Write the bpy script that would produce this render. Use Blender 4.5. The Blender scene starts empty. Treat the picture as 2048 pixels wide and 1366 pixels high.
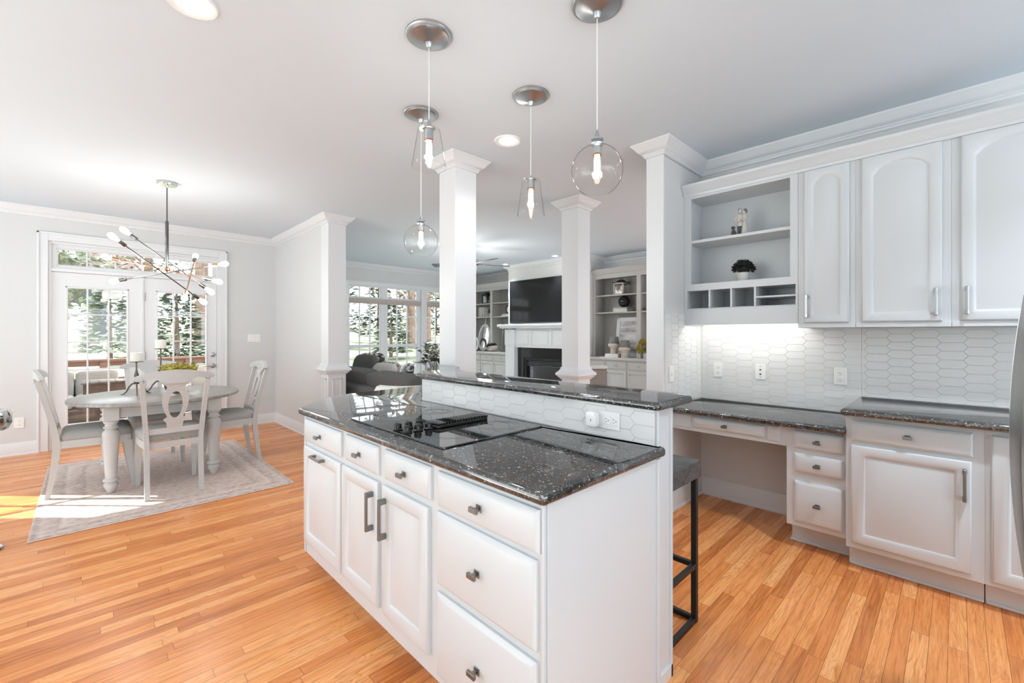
import bpy, bmesh, math, random
from mathutils import Vector, Matrix
random.seed(7)
PI = math.pi
scene = bpy.context.scene
col = scene.collection

# ------------------------------------------------------------------ camera
YAW = 0.7743
cam_d = bpy.data.cameras.new('camera')
cam = bpy.data.objects.new('camera', cam_d)
col.objects.link(cam)
cam.location = (0, 0, 1.3345)
cam.rotation_euler = (PI / 2, 0, -YAW)
cam_d.sensor_width = 36.0
cam_d.lens = 873.0 / 2048.0 * 36.0
cam_d.shift_y = -16.0 / 2048.0
cam_d.clip_start = 0.02
scene.camera = cam

# ------------------------------------------------------------------ world, sun, exposure
world = bpy.data.worlds.new('overcast_sky')
scene.world = world
world.use_nodes = True
wn = world.node_tree
wn.nodes['Background'].inputs['Color'].default_value = (0.90, 0.957, 1.02, 1)
wn.nodes['Background'].inputs['Strength'].default_value = 2.9
sun_d = bpy.data.lights.new('sun', 'SUN')
sun_d.energy = 13.0
sun_d.angle = 0.006
sun_d.color = (1.0, 0.95, 0.88)
sun = bpy.data.objects.new('sun', sun_d)
col.objects.link(sun)
sun.location = (-6, 12, 6)
sun.rotation_euler = Vector((0.64, -0.64, -0.425)).to_track_quat('-Z', 'Y').to_euler()
scene.view_settings.view_transform = 'Standard'
scene.view_settings.look = 'None'
scene.view_settings.gamma = 1.0
scene.view_settings.use_curve_mapping = False
scene.view_settings.exposure = 0.88
scene.cycles.max_bounces = 12
scene.cycles.transparent_max_bounces = 24
scene.cycles.diffuse_bounces = 5
scene.cycles.sample_clamp_indirect = 6.0
scene.cycles.caustics_reflective = False
scene.cycles.caustics_refractive = False

# ------------------------------------------------------------------ materials
def lin(c):
    r = []
    for v in c:
        v = v / 255.0
        r.append(v / 12.92 if v <= 0.04045 else ((v + 0.055) / 1.055) ** 2.4)
    return (r[0], r[1], r[2], 1.0)

def new_mat(name):
    m = bpy.data.materials.new(name)
    m.use_nodes = True
    return m, m.node_tree, m.node_tree.nodes['Principled BSDF']

def N(t, kind, **kw):
    n = t.nodes.new(kind)
    for k, v in kw.items():
        setattr(n, k, v)
    return n

def paint(name, rgb, rough=0.5, metal=0.0, vary=0.02, scale=6.0, bump=0.0, bscale=200.0, coat=0.0, stretch=(1, 1, 1)):
    """plain finish with a faint procedural variation"""
    m, t, b = new_mat(name)
    co = N(t, 'ShaderNodeTexCoord')
    mp = N(t, 'ShaderNodeMapping'); mp.inputs['Scale'].default_value = stretch
    no = N(t, 'ShaderNodeTexNoise'); no.inputs['Scale'].default_value = scale
    t.links.new(co.outputs['Object'], mp.inputs['Vector'])
    t.links.new(mp.outputs['Vector'], no.inputs['Vector'])
    mx = N(t, 'ShaderNodeMixRGB')
    c = lin(rgb)
    mx.inputs['Color1'].default_value = tuple(max(0, x * (1 - vary)) for x in c[:3]) + (1,)
    mx.inputs['Color2'].default_value = tuple(min(1, x * (1 + vary)) for x in c[:3]) + (1,)
    t.links.new(no.outputs['Fac'], mx.inputs['Fac'])
    t.links.new(mx.outputs['Color'], b.inputs['Base Color'])
    b.inputs['Roughness'].default_value = rough
    b.inputs['Metallic'].default_value = metal
    b.inputs['Coat Weight'].default_value = coat
    if bump:
        n2 = N(t, 'ShaderNodeTexNoise'); n2.inputs['Scale'].default_value = bscale
        t.links.new(mp.outputs['Vector'], n2.inputs['Vector'])
        bp = N(t, 'ShaderNodeBump'); bp.inputs['Strength'].default_value = bump; bp.inputs['Distance'].default_value = 0.01
        t.links.new(n2.outputs['Fac'], bp.inputs['Height'])
        t.links.new(bp.outputs['Normal'], b.inputs['Normal'])
    return m

def glow(name, rgb, strength):
    m, t, b = new_mat(name)
    b.inputs['Base Color'].default_value = lin(rgb)
    b.inputs['Emission Color'].default_value = lin(rgb)
    b.inputs['Emission Strength'].default_value = strength
    return m

def ramp(t, stops):
    r = N(t, 'ShaderNodeValToRGB')
    el = r.color_ramp.elements
    el[0].position, el[0].color = stops[0]
    el[1].position, el[1].color = stops[-1]
    for p, c in stops[1:-1]:
        e = el.new(p); e.color = c
    return r

def math_n(t, op, a, b=None, c=None):
    n = N(t, 'ShaderNodeMath', operation=op)
    for i, v in enumerate((a, b, c)):
        if v is None:
            continue
        if isinstance(v, (int, float)):
            n.inputs[i].default_value = v
        else:
            t.links.new(v, n.inputs[i])
    return n.outputs[0]

def wood_floor():
    m, t, b = new_mat('oak_strip_floor')
    co = N(t, 'ShaderNodeTexCoord')
    sp = N(t, 'ShaderNodeSeparateXYZ')
    t.links.new(co.outputs['Object'], sp.inputs[0])
    X, Y = sp.outputs[0], sp.outputs[1]
    row = math_n(t, 'FLOOR', math_n(t, 'DIVIDE', Y, 0.0585))
    fy = math_n(t, 'FRACT', math_n(t, 'DIVIDE', Y, 0.0585))
    wr = N(t, 'ShaderNodeTexWhiteNoise', noise_dimensions='1D')
    t.links.new(row, wr.inputs['W'])
    ln = math_n(t, 'ADD', math_n(t, 'MULTIPLY', wr.outputs['Value'], 0.7), 0.6)
    sx = math_n(t, 'DIVIDE', math_n(t, 'ADD', X, math_n(t, 'MULTIPLY', wr.outputs['Value'], 37.0)), ln)
    colm = math_n(t, 'FLOOR', sx)
    fx = math_n(t, 'FRACT', sx)
    cb = N(t, 'ShaderNodeCombineXYZ')
    t.links.new(row, cb.inputs[0]); t.links.new(colm, cb.inputs[1])
    wp = N(t, 'ShaderNodeTexWhiteNoise', noise_dimensions='2D')
    t.links.new(cb.outputs[0], wp.inputs['Vector'])
    # grain: noise stretched along the board, shifted per board
    mp = N(t, 'ShaderNodeMapping'); mp.inputs['Scale'].default_value = (1.4, 22, 1)
    sh = N(t, 'ShaderNodeVectorMath', operation='MULTIPLY_ADD')
    t.links.new(wp.outputs['Color'], sh.inputs[0]); sh.inputs[1].default_value = (9, 9, 9)
    t.links.new(co.outputs['Object'], sh.inputs[2])
    t.links.new(sh.outputs[0], mp.inputs['Vector'])
    g1 = N(t, 'ShaderNodeTexNoise'); g1.inputs['Scale'].default_value = 2.2; g1.inputs['Detail'].default_value = 6; g1.inputs['Distortion'].default_value = 1.3
    t.links.new(mp.outputs['Vector'], g1.inputs['Vector'])
    mp2 = N(t, 'ShaderNodeMapping'); mp2.inputs['Scale'].default_value = (3, 60, 1)
    t.links.new(sh.outputs[0], mp2.inputs['Vector'])
    g2 = N(t, 'ShaderNodeTexNoise'); g2.inputs['Scale'].default_value = 3.0; g2.inputs['Detail'].default_value = 4
    t.links.new(mp2.outputs['Vector'], g2.inputs['Vector'])
    r1 = ramp(t, [(0.0, lin((186, 108, 56))), (0.35, lin((226, 142, 78))), (0.7, lin((243, 164, 98))), (1.0, lin((250, 184, 122)))])
    tone = math_n(t, 'ADD', math_n(t, 'MULTIPLY', wp.outputs['Value'], 0.72), math_n(t, 'MULTIPLY', math_n(t, 'SUBTRACT', g1.outputs['Fac'], 0.5), 1.1))
    tone = math_n(t, 'ADD', tone, 0.14)
    t.links.new(tone, r1.inputs['Fac'])
    dk = N(t, 'ShaderNodeMixRGB', blend_type='MULTIPLY')
    r2 = ramp(t, [(0.30, (0.62, 0.52, 0.45, 1)), (0.48, (1, 1, 1, 1))])
    t.links.new(g2.outputs['Fac'], r2.inputs['Fac'])
    dk.inputs['Fac'].default_value = 0.55
    t.links.new(r1.outputs['Color'], dk.inputs['Color1']); t.links.new(r2.outputs['Color'], dk.inputs['Color2'])
    mp3 = N(t, 'ShaderNodeMapping'); mp3.inputs['Scale'].default_value = (0.9, 9, 1)
    t.links.new(sh.outputs[0], mp3.inputs['Vector'])
    g3 = N(t, 'ShaderNodeTexNoise'); g3.inputs['Scale'].default_value = 1.5; g3.inputs['Detail'].default_value = 2.0; g3.inputs['Distortion'].default_value = 0.8
    t.links.new(mp3.outputs['Vector'], g3.inputs['Vector'])
    ringf = math_n(t, 'FRACT', math_n(t, 'MULTIPLY', g3.outputs['Fac'], 17.0))
    r3 = ramp(t, [(0.0, (0.58, 0.46, 0.38, 1)), (0.14, (0.82, 0.75, 0.68, 1)), (0.4, (1, 1, 1, 1)), (0.93, (1, 1, 1, 1)), (1.0, (0.62, 0.5, 0.42, 1))])
    t.links.new(ringf, r3.inputs['Fac'])
    dk2 = N(t, 'ShaderNodeMixRGB', blend_type='MULTIPLY')
    t.links.new(math_n(t, 'MULTIPLY', wp.outputs['Value'], 0.6), dk2.inputs['Fac'])
    t.links.new(dk.outputs['Color'], dk2.inputs['Color1']); t.links.new(r3.outputs['Color'], dk2.inputs['Color2'])
    dk = dk2
    ey = math_n(t, 'MULTIPLY', math_n(t, 'MINIMUM', fy, math_n(t, 'SUBTRACT', 1.0, fy)), 0.0585)
    ex = math_n(t, 'MULTIPLY', math_n(t, 'MULTIPLY', math_n(t, 'MINIMUM', fx, math_n(t, 'SUBTRACT', 1.0, fx)), ln), 1.0)
    ed = math_n(t, 'MINIMUM', ex, ey)
    gap = math_n(t, 'LESS_THAN', ed, 0.0009)
    mg = N(t, 'ShaderNodeMixRGB'); mg.inputs['Color2'].default_value = lin((105, 56, 28))
    gf = math_n(t, 'MULTIPLY', gap, 0.8)
    t.links.new(gf, mg.inputs['Fac']); t.links.new(dk.outputs['Color'], mg.inputs['Color1'])
    t.links.new(mg.outputs['Color'], b.inputs['Base Color'])
    b.inputs['Roughness'].default_value = 0.26
    b.inputs['Specular IOR Level'].default_value = 0.35
    bp = N(t, 'ShaderNodeBump'); bp.inputs['Strength'].default_value = 0.25; bp.inputs['Distance'].default_value = 0.002
    hh = math_n(t, 'SUBTRACT', math_n(t, 'MULTIPLY', g1.outputs['Fac'], 0.25), gap)
    t.links.new(hh, bp.inputs['Height']); t.links.new(bp.outputs['Normal'], b.inputs['Normal'])
    return m

def granite():
    m, t, b = new_mat('black_flecked_granite')
    co = N(t, 'ShaderNodeTexCoord')
    n1 = N(t, 'ShaderNodeTexNoise'); n1.inputs['Scale'].default_value = 26; n1.inputs['Detail'].default_value = 6; n1.inputs['Roughness'].default_value = 0.7
    wob = N(t, 'ShaderNodeTexNoise'); wob.inputs['Scale'].default_value = 160; wob.inputs['Detail'].default_value = 2
    t.links.new(co.outputs['Object'], n1.inputs['Vector']); t.links.new(co.outputs['Object'], wob.inputs['Vector'])
    wv = N(t, 'ShaderNodeVectorMath', operation='MULTIPLY_ADD')
    t.links.new(wob.outputs['Color'], wv.inputs[0]); wv.inputs[1].default_value = (0.012, 0.012, 0.012); t.links.new(co.outputs['Object'], wv.inputs[2])
    r1 = ramp(t, [(0.32, (0.008, 0.008, 0.008, 1)), (0.50, (0.030, 0.030, 0.029, 1)), (0.72, (0.115, 0.115, 0.112, 1))])
    t.links.new(n1.outputs['Fac'], r1.inputs['Fac'])
    cur = r1.outputs['Color']
    for scl, cut, rad, cc in ((70, 0.90, 0.30, 0.34), (135, 0.86, 0.34, 0.50), (240, 0.80, 0.38, 0.26)):
        v = N(t, 'ShaderNodeTexVoronoi'); v.inputs['Scale'].default_value = scl
        t.links.new(wv.outputs[0], v.inputs['Vector'])
        sc = N(t, 'ShaderNodeSeparateColor'); t.links.new(v.outputs['Color'], sc.inputs[0])
        pick = math_n(t, 'GREATER_THAN', sc.outputs[0], cut)
        size = math_n(t, 'LESS_THAN', v.outputs['Distance'], math_n(t, 'MULTIPLY', math_n(t, 'ADD', sc.outputs[1], 0.35), rad))
        a2 = N(t, 'ShaderNodeMixRGB'); a2.inputs['Color2'].default_value = (cc, cc, cc * 0.97, 1)
        t.links.new(math_n(t, 'MULTIPLY', math_n(t, 'MULTIPLY', pick, size), 0.9), a2.inputs['Fac']); t.links.new(cur, a2.inputs['Color1'])
        cur = a2.outputs['Color']
    t.links.new(a2.outputs['Color'], b.inputs['Base Color'])
    b.inputs['Roughness'].default_value = 0.045
    b.inputs['IOR'].default_value = 1.95
    return m

def thin_glass(name, tint=(1, 1, 1, 1), k=1.0, rim=None):
    """window or lamp glass: see-through sheet with a Fresnel reflection"""
    m, t, b = new_mat(name)
    t.nodes.remove(b)
    out = t.nodes['Material Output']
    tr = N(t, 'ShaderNodeBsdfTransparent'); tr.inputs['Color'].default_value = tint
    gl = N(t, 'ShaderNodeBsdfGlossy'); gl.inputs['Roughness'].default_value = 0.01
    fa = N(t, 'ShaderNodeLayerWeight'); fa.inputs['Blend'].default_value = 0.5
    fac = math_n(t, 'ADD', math_n(t, 'MULTIPLY', math_n(t, 'POWER', fa.outputs['Facing'], 4.0), 0.55 * k), 0.035 * k)
    mx = N(t, 'ShaderNodeMixShader')
    t.links.new(fac, mx.inputs[0])
    if rim is not None:
        rr = ramp(t, [(0.70, tint), (0.99, rim)])
        t.links.new(fa.outputs['Facing'], rr.inputs['Fac'])
        t.links.new(rr.outputs['Color'], tr.inputs['Color'])
    t.links.new(tr.outputs[0], mx.inputs[1]); t.links.new(gl.outputs[0], mx.inputs[2])
    t.links.new(mx.outputs[0], out.inputs['Surface'])
    return m

def rug_mat():
    m, t, b = new_mat('faded_woven_rug')
    co = N(t, 'ShaderNodeTexCoord')
    sp = N(t, 'ShaderNodeSeparateXYZ'); t.links.new(co.outputs['Object'], sp.inputs[0])
    ax = math_n(t, 'SUBTRACT', 0.80, math_n(t, 'ABSOLUTE', sp.outputs[0]))
    ay = math_n(t, 'SUBTRACT', 1.115, math_n(t, 'ABSOLUTE', sp.outputs[1]))
    d = math_n(t, 'MINIMUM', ax, ay)
    band = ramp(t, [(0.0, lin((206, 186, 175))), (0.02, lin((160, 138, 128))), (0.05, lin((206, 186, 175))), (0.13, lin((172, 148, 138))), (0.155, lin((212, 194, 184))), (0.26, lin((172, 146, 134))), (0.28, lin((202, 180, 168))), (1.0, lin((194, 168, 155)))])
    t.links.new(d, band.inputs['Fac'])
    n1 = N(t, 'ShaderNodeTexNoise'); n1.inputs['Scale'].default_value = 22; n1.inputs['Detail'].default_value = 8; n1.inputs['Roughness'].default_value = 0.8
    v = N(t, 'ShaderNodeTexVoronoi'); v.inputs['Scale'].default_value = 17
    mp = N(t, 'ShaderNodeMapping'); mp.inputs['Scale'].default_value = (1, 1.15, 1)
    t.links.new(co.outputs['Object'], mp.inputs['Vector'])
    t.links.new(mp.outputs['Vector'], n1.inputs['Vector']); t.links.new(mp.outputs['Vector'], v.inputs['Vector'])
    mm = N(t, 'ShaderNodeMixRGB')
    rr = ramp(t, [(0.40, (0, 0, 0, 1)), (0.60, (0.7, 0.7, 0.7, 1))])
    t.links.new(n1.outputs['Fac'], rr.inputs['Fac'])
    t.links.new(rr.outputs['Color'], mm.inputs['Fac'])
    t.links.new(band.outputs['Color'], mm.inputs['Color1']); mm.inputs['Color2'].default_value = lin((228, 216, 208))
    m2 = N(t, 'ShaderNodeMixRGB', blend_type='MULTIPLY'); m2.inputs['Fac'].default_value = 0.45
    r4 = ramp(t, [(0.15, (0.7, 0.62, 0.6, 1)), (0.4, (1, 1, 1, 1))]); t.links.new(v.outputs['Distance'], r4.inputs['Fac'])
    t.links.new(mm.outputs['Color'], m2.inputs['Color1']); t.links.new(r4.outputs['Color'], m2.inputs['Color2'])
    t.links.new(m2.outputs['Color'], b.inputs['Base Color'])
    b.inputs['Roughness'].default_value = 0.95
    bp = N(t, 'ShaderNodeBump'); bp.inputs['Strength'].default_value = 0.5; bp.inputs['Distance'].default_value = 0.004
    n3 = N(t, 'ShaderNodeTexNoise'); n3.inputs['Scale'].default_value = 180
    t.links.new(co.outputs['Object'], n3.inputs['Vector']); t.links.new(n3.outputs['Fac'], bp.inputs['Height'])
    t.links.new(bp.outputs['Normal'], b.inputs['Normal'])
    return m

def two_tone(name, c1, c2, scale, lo, hi, rough=0.6, stretch=(1, 1, 1), detail=6, dist=0.0, kind='noise', bump=0.0):
    m, t, b = new_mat(name)
    co = N(t, 'ShaderNodeTexCoord')
    mp = N(t, 'ShaderNodeMapping'); mp.inputs['Scale'].default_value = stretch
    t.links.new(co.outputs['Object'], mp.inputs['Vector'])
    if kind == 'noise':
        n = N(t, 'ShaderNodeTexNoise'); n.inputs['Scale'].default_value = scale; n.inputs['Detail'].default_value = detail; n.inputs['Distortion'].default_value = dist
        o = n.outputs['Fac']
    elif kind == 'wave':
        n = N(t, 'ShaderNodeTexWave'); n.inputs['Scale'].default_value = scale; n.inputs['Distortion'].default_value = dist; n.inputs['Detail'].default_value = 3
        o = n.outputs['Fac']
    else:
        n = N(t, 'ShaderNodeTexVoronoi'); n.inputs['Scale'].default_value = scale
        o = n.outputs['Distance']
    t.links.new(mp.outputs['Vector'], n.inputs['Vector'])
    r = ramp(t, [(lo, lin(c1)), (hi, lin(c2))])
    t.links.new(o, r.inputs['Fac']); t.links.new(r.outputs['Color'], b.inputs['Base Color'])
    b.inputs['Roughness'].default_value = rough
    if bump:
        bp = N(t, 'ShaderNodeBump'); bp.inputs['Strength'].default_value = bump; bp.inputs['Distance'].default_value = 0.01
        t.links.new(o, bp.inputs['Height']); t.links.new(bp.outputs['Normal'], b.inputs['Normal'])
    return m

MAT = {}
MAT['cab'] = paint('white_cabinet_paint', (209, 213, 215), 0.32, vary=0.01)
MAT['trim'] = paint('white_trim_paint', (224, 226, 227), 0.38, vary=0.01)
MAT['wall'] = paint('pale_grey_wall_paint', (213, 214, 213), 0.75, vary=0.012)
MAT['ceil'] = paint('ceiling_paint', (214, 223, 230), 0.85, vary=0.008)
MAT['builtin'] = paint('grey_builtin_paint', (186, 184, 180), 0.45, vary=0.015)
MAT['builtin_back'] = paint('grey_beadboard_paint', (166, 165, 161), 0.5, vary=0.03, scale=3)
MAT['floor'] = wood_floor()
MAT['bounce_floor'] = paint('pale_bounce_floor', (225, 225, 222), 0.5, vary=0.03, scale=2)
MAT['granite'] = granite()
MAT['tile'] = paint('glazed_white_tile', (226, 226, 224), 0.12, vary=0.015, scale=9)
MAT['grout'] = paint('tile_grout', (203, 202, 200), 0.8, vary=0.02)
MAT['nickel'] = paint('brushed_nickel', (184, 188, 191), 0.34, metal=1.0, vary=0.06, scale=3, stretch=(1, 1, 40))
MAT['dark_nickel'] = paint('dark_brushed_steel', (135, 135, 133), 0.35, metal=1.0, vary=0.08, scale=4, stretch=(1, 40, 1))
MAT['chrome'] = paint('polished_chrome', (205, 205, 205), 0.08, metal=1.0)
MAT['dark_chrome'] = paint('smoky_chrome', (120, 119, 117), 0.15, metal=1.0)
MAT['copper'] = paint('rose_copper', (196, 140, 108), 0.2, metal=1.0, vary=0.05)
MAT['steel'] = paint('brushed_stainless', (150, 150, 148), 0.33, metal=1.0, vary=0.1, scale=2, stretch=(1, 1, 60))
MAT['black_glass'] = paint('black_ceramic_glass', (18, 18, 18), 0.03, vary=0.05)
MAT['black_glass'].node_tree.nodes['Principled BSDF'].inputs['IOR'].default_value = 2.3
MAT['black'] = paint('black_plastic', (22, 22, 22), 0.3, vary=0.1)
MAT['black_metal'] = paint('black_powder_coat', (24, 24, 24), 0.45, vary=0.15, scale=20)
MAT['ring_mark'] = paint('grey_burner_marking', (120, 120, 118), 0.3, vary=0.05)
MAT['plastic'] = paint('white_plastic', (238, 238, 235), 0.35, vary=0.01)
MAT['slot'] = paint('dark_socket_slot', (60, 58, 56), 0.6, vary=0.1)
MAT['chair'] = paint('greige_painted_wood', (192, 191, 188), 0.5, vary=0.05, scale=5, stretch=(3, 3, 14))
MAT['tabletop'] = two_tone('grey_wash_tabletop', (126, 121, 114), (164, 159, 151), 3.0, 0.3, 0.7, 0.28, stretch=(1, 18, 1), dist=0.6)
MAT['upholstery'] = paint('grey_linen_seat', (168, 167, 163), 0.95, vary=0.12, scale=60, bump=0.35, bscale=380)
MAT['rug'] = rug_mat()
MAT['sofa'] = paint('charcoal_sofa_fabric', (96, 95, 93), 0.95, vary=0.22, scale=90, bump=0.4, bscale=300)
MAT['pale_fabric'] = paint('pale_cushion_fabric', (210, 207, 201), 0.95, vary=0.06, scale=60, bump=0.3, bscale=300)
MAT['floral_fabric'] = two_tone('floral_print_fabric', (70, 68, 64), (228, 226, 220), 9, 0.46, 0.54, 0.9, dist=1.2)
MAT['pattern_fabric'] = two_tone('speckled_print_fabric', (110, 104, 98), (214, 209, 202), 24, 0.42, 0.56, 0.9, dist=0.8)
MAT['white_fabric'] = paint('white_slipcover_fabric', (226, 224, 220), 0.95, vary=0.04, scale=40, bump=0.3, bscale=260)
MAT['outdoor_fabric'] = paint('pale_outdoor_fabric', (158, 158, 157), 0.95, vary=0.05, scale=30)
MAT['grey_fabric'] = paint('soft_grey_fabric', (160, 156, 152), 0.95, vary=0.06, scale=40, bump=0.3, bscale=260)
MAT['glass'] = thin_glass('window_glass', (0.97, 0.98, 0.98, 1), 0.9)
MAT['lamp_glass'] = thin_glass('clear_lamp_glass', (0.975, 0.975, 0.97, 1), 1.0, rim=(0.30, 0.30, 0.295, 1))
MAT['vase_glass'] = thin_glass('clear_vase_glass', (0.90, 0.91, 0.91, 1), 1.3, rim=(0.45, 0.46, 0.46, 1))
MAT['bulb'] = glow('warm_filament_bulb', (255, 240, 222), 12.0)
MAT['bulb_cool'] = glow('frosted_lit_bulb', (255, 250, 244), 9.0)
MAT['downlight'] = glow('recessed_lamp_disc', (255, 252, 246), 14.0)
MAT['led'] = glow('under_cabinet_led', (255, 252, 248), 13.0)
MAT['tv'] = paint('tv_screen', (26, 26, 26), 0.07, vary=0.1)
MAT['wax'] = paint('ivory_wax', (226, 222, 214), 0.5, vary=0.03)
MAT['bronze'] = paint('aged_bronze', (104, 100, 94), 0.45, metal=0.7, vary=0.2, scale=30)
MAT['moss'] = two_tone('olive_moss', (84, 80, 30), (176, 160, 70), 30, 0.35, 0.65, 0.95)
MAT['leaf_dark'] = paint('dark_boxwood_leaf', (38, 42, 36), 0.6, vary=0.3, scale=40)
MAT['leaf_olive'] = paint('eucalyptus_leaf', (98, 106, 84), 0.6, vary=0.4, scale=30)
MAT['leaf_yellow'] = paint('yellow_green_leaf', (164, 150, 48), 0.6, vary=0.35, scale=40)
MAT['pot_white'] = paint('white_ceramic', (214, 213, 209), 0.5, vary=0.05, scale=20)
MAT['pot_grey'] = paint('grey_concrete_pot', (172, 170, 166), 0.8, vary=0.1, scale=40)
MAT['pale_wood'] = two_tone('pale_carved_wood', (176, 160, 148), (214, 202, 190), 6, 0.3, 0.7, 0.6, stretch=(1, 1, 6))
MAT['grey_texture'] = two_tone('grey_textured_ceramic', (84, 82, 78), (150, 146, 140), 60, 0.3, 0.7, 0.8)
MAT['stool_wood'] = two_tone('charcoal_stained_wood', (40, 40, 40), (98, 97, 95), 2.2, 0.25, 0.75, 0.5, stretch=(16, 2, 16), dist=1.5)
MAT['paper'] = paint('white_book_cover', (226, 224, 219), 0.6, vary=0.03)
MAT['pages'] = paint('book_pages', (204, 198, 188), 0.9, vary=0.06, scale=80)
MAT['dark_cover'] = paint('charcoal_book_cover', (70, 69, 67), 0.6, vary=0.08)
MAT['cream'] = paint('cream_resin', (206, 202, 194), 0.7, vary=0.05)
MAT['dark_resin'] = paint('dark_grey_resin', (88, 86, 84), 0.7, vary=0.1)
MAT['mid_resin'] = paint('mid_grey_resin', (126, 124, 120), 0.7, vary=0.1)
MAT['shade'] = paint('beige_roller_shade', (186, 176, 168), 0.9, vary=0.04, scale=50)
MAT['slate'] = paint('black_polished_slate', (30, 30, 30), 0.08, vary=0.2, scale=8)
MAT['art'] = two_tone('abstract_landscape_print', (150, 150, 150), (236, 235, 232), 2.2, 0.32, 0.6, 0.6, stretch=(1, 1.0, 5), dist=0.7)
MAT['mirror'] = paint('mirror_silver', (225, 225, 225), 0.03, metal=1.0)
MAT['rail'] = two_tone('red_brown_stained_wood', (108, 80, 68), (146, 112, 96), 4, 0.3, 0.7, 0.7, stretch=(1, 12, 12))
MAT['deck'] = two_tone('grey_brown_deck_board', (128, 116, 106), (168, 156, 146), 3, 0.3, 0.7, 0.8, stretch=(2, 40, 1))
MAT['wicker'] = two_tone('brown_woven_wicker', (58, 50, 45), (118, 104, 94), 60, 0.3, 0.7, 0.8, kind='wave', dist=2)
MAT['lawn'] = two_tone('patchy_lawn', (86, 96, 70), (170, 172, 146), 0.55, 0.35, 0.62, 1.0, detail=9)
MAT['siding'] = two_tone('white_lap_siding', (176, 176, 175), (206, 206, 204), 6.0, 0.45, 0.55, 0.7, stretch=(0.01, 0.01, 1), kind='wave')
MAT['roof'] = two_tone('brown_shingle', (112, 96, 88), (150, 132, 122), 14, 0.3, 0.7, 0.9)
MAT['dark_pane'] = paint('dark_house_window', (70, 78, 86), 0.1, vary=0.1)
MAT['bark'] = two_tone('brown_bark', (96, 78, 68), (150, 128, 114), 10, 0.3, 0.7, 0.95, stretch=(3, 3, 0.6))
MAT['needle'] = paint('green_needle_foliage', (80, 92, 74), 0.8, vary=0.5, scale=5)
MAT['needle_pale'] = paint('pale_green_foliage', (122, 130, 110), 0.8, vary=0.4, scale=4)
MAT['needle_brown'] = paint('russet_autumn_foliage', (128, 112, 100), 0.8, vary=0.4, scale=4)
MAT['stone'] = two_tone('stacked_grey_stone', (70, 70, 74), (132, 132, 136), 5.5, 0.1, 0.5, 0.9, stretch=(1, 1, 3), kind='voronoi', bump=0.6)
MAT['rust'] = paint('rusted_iron', (96, 62, 48), 0.8, vary=0.3, scale=20)

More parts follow.
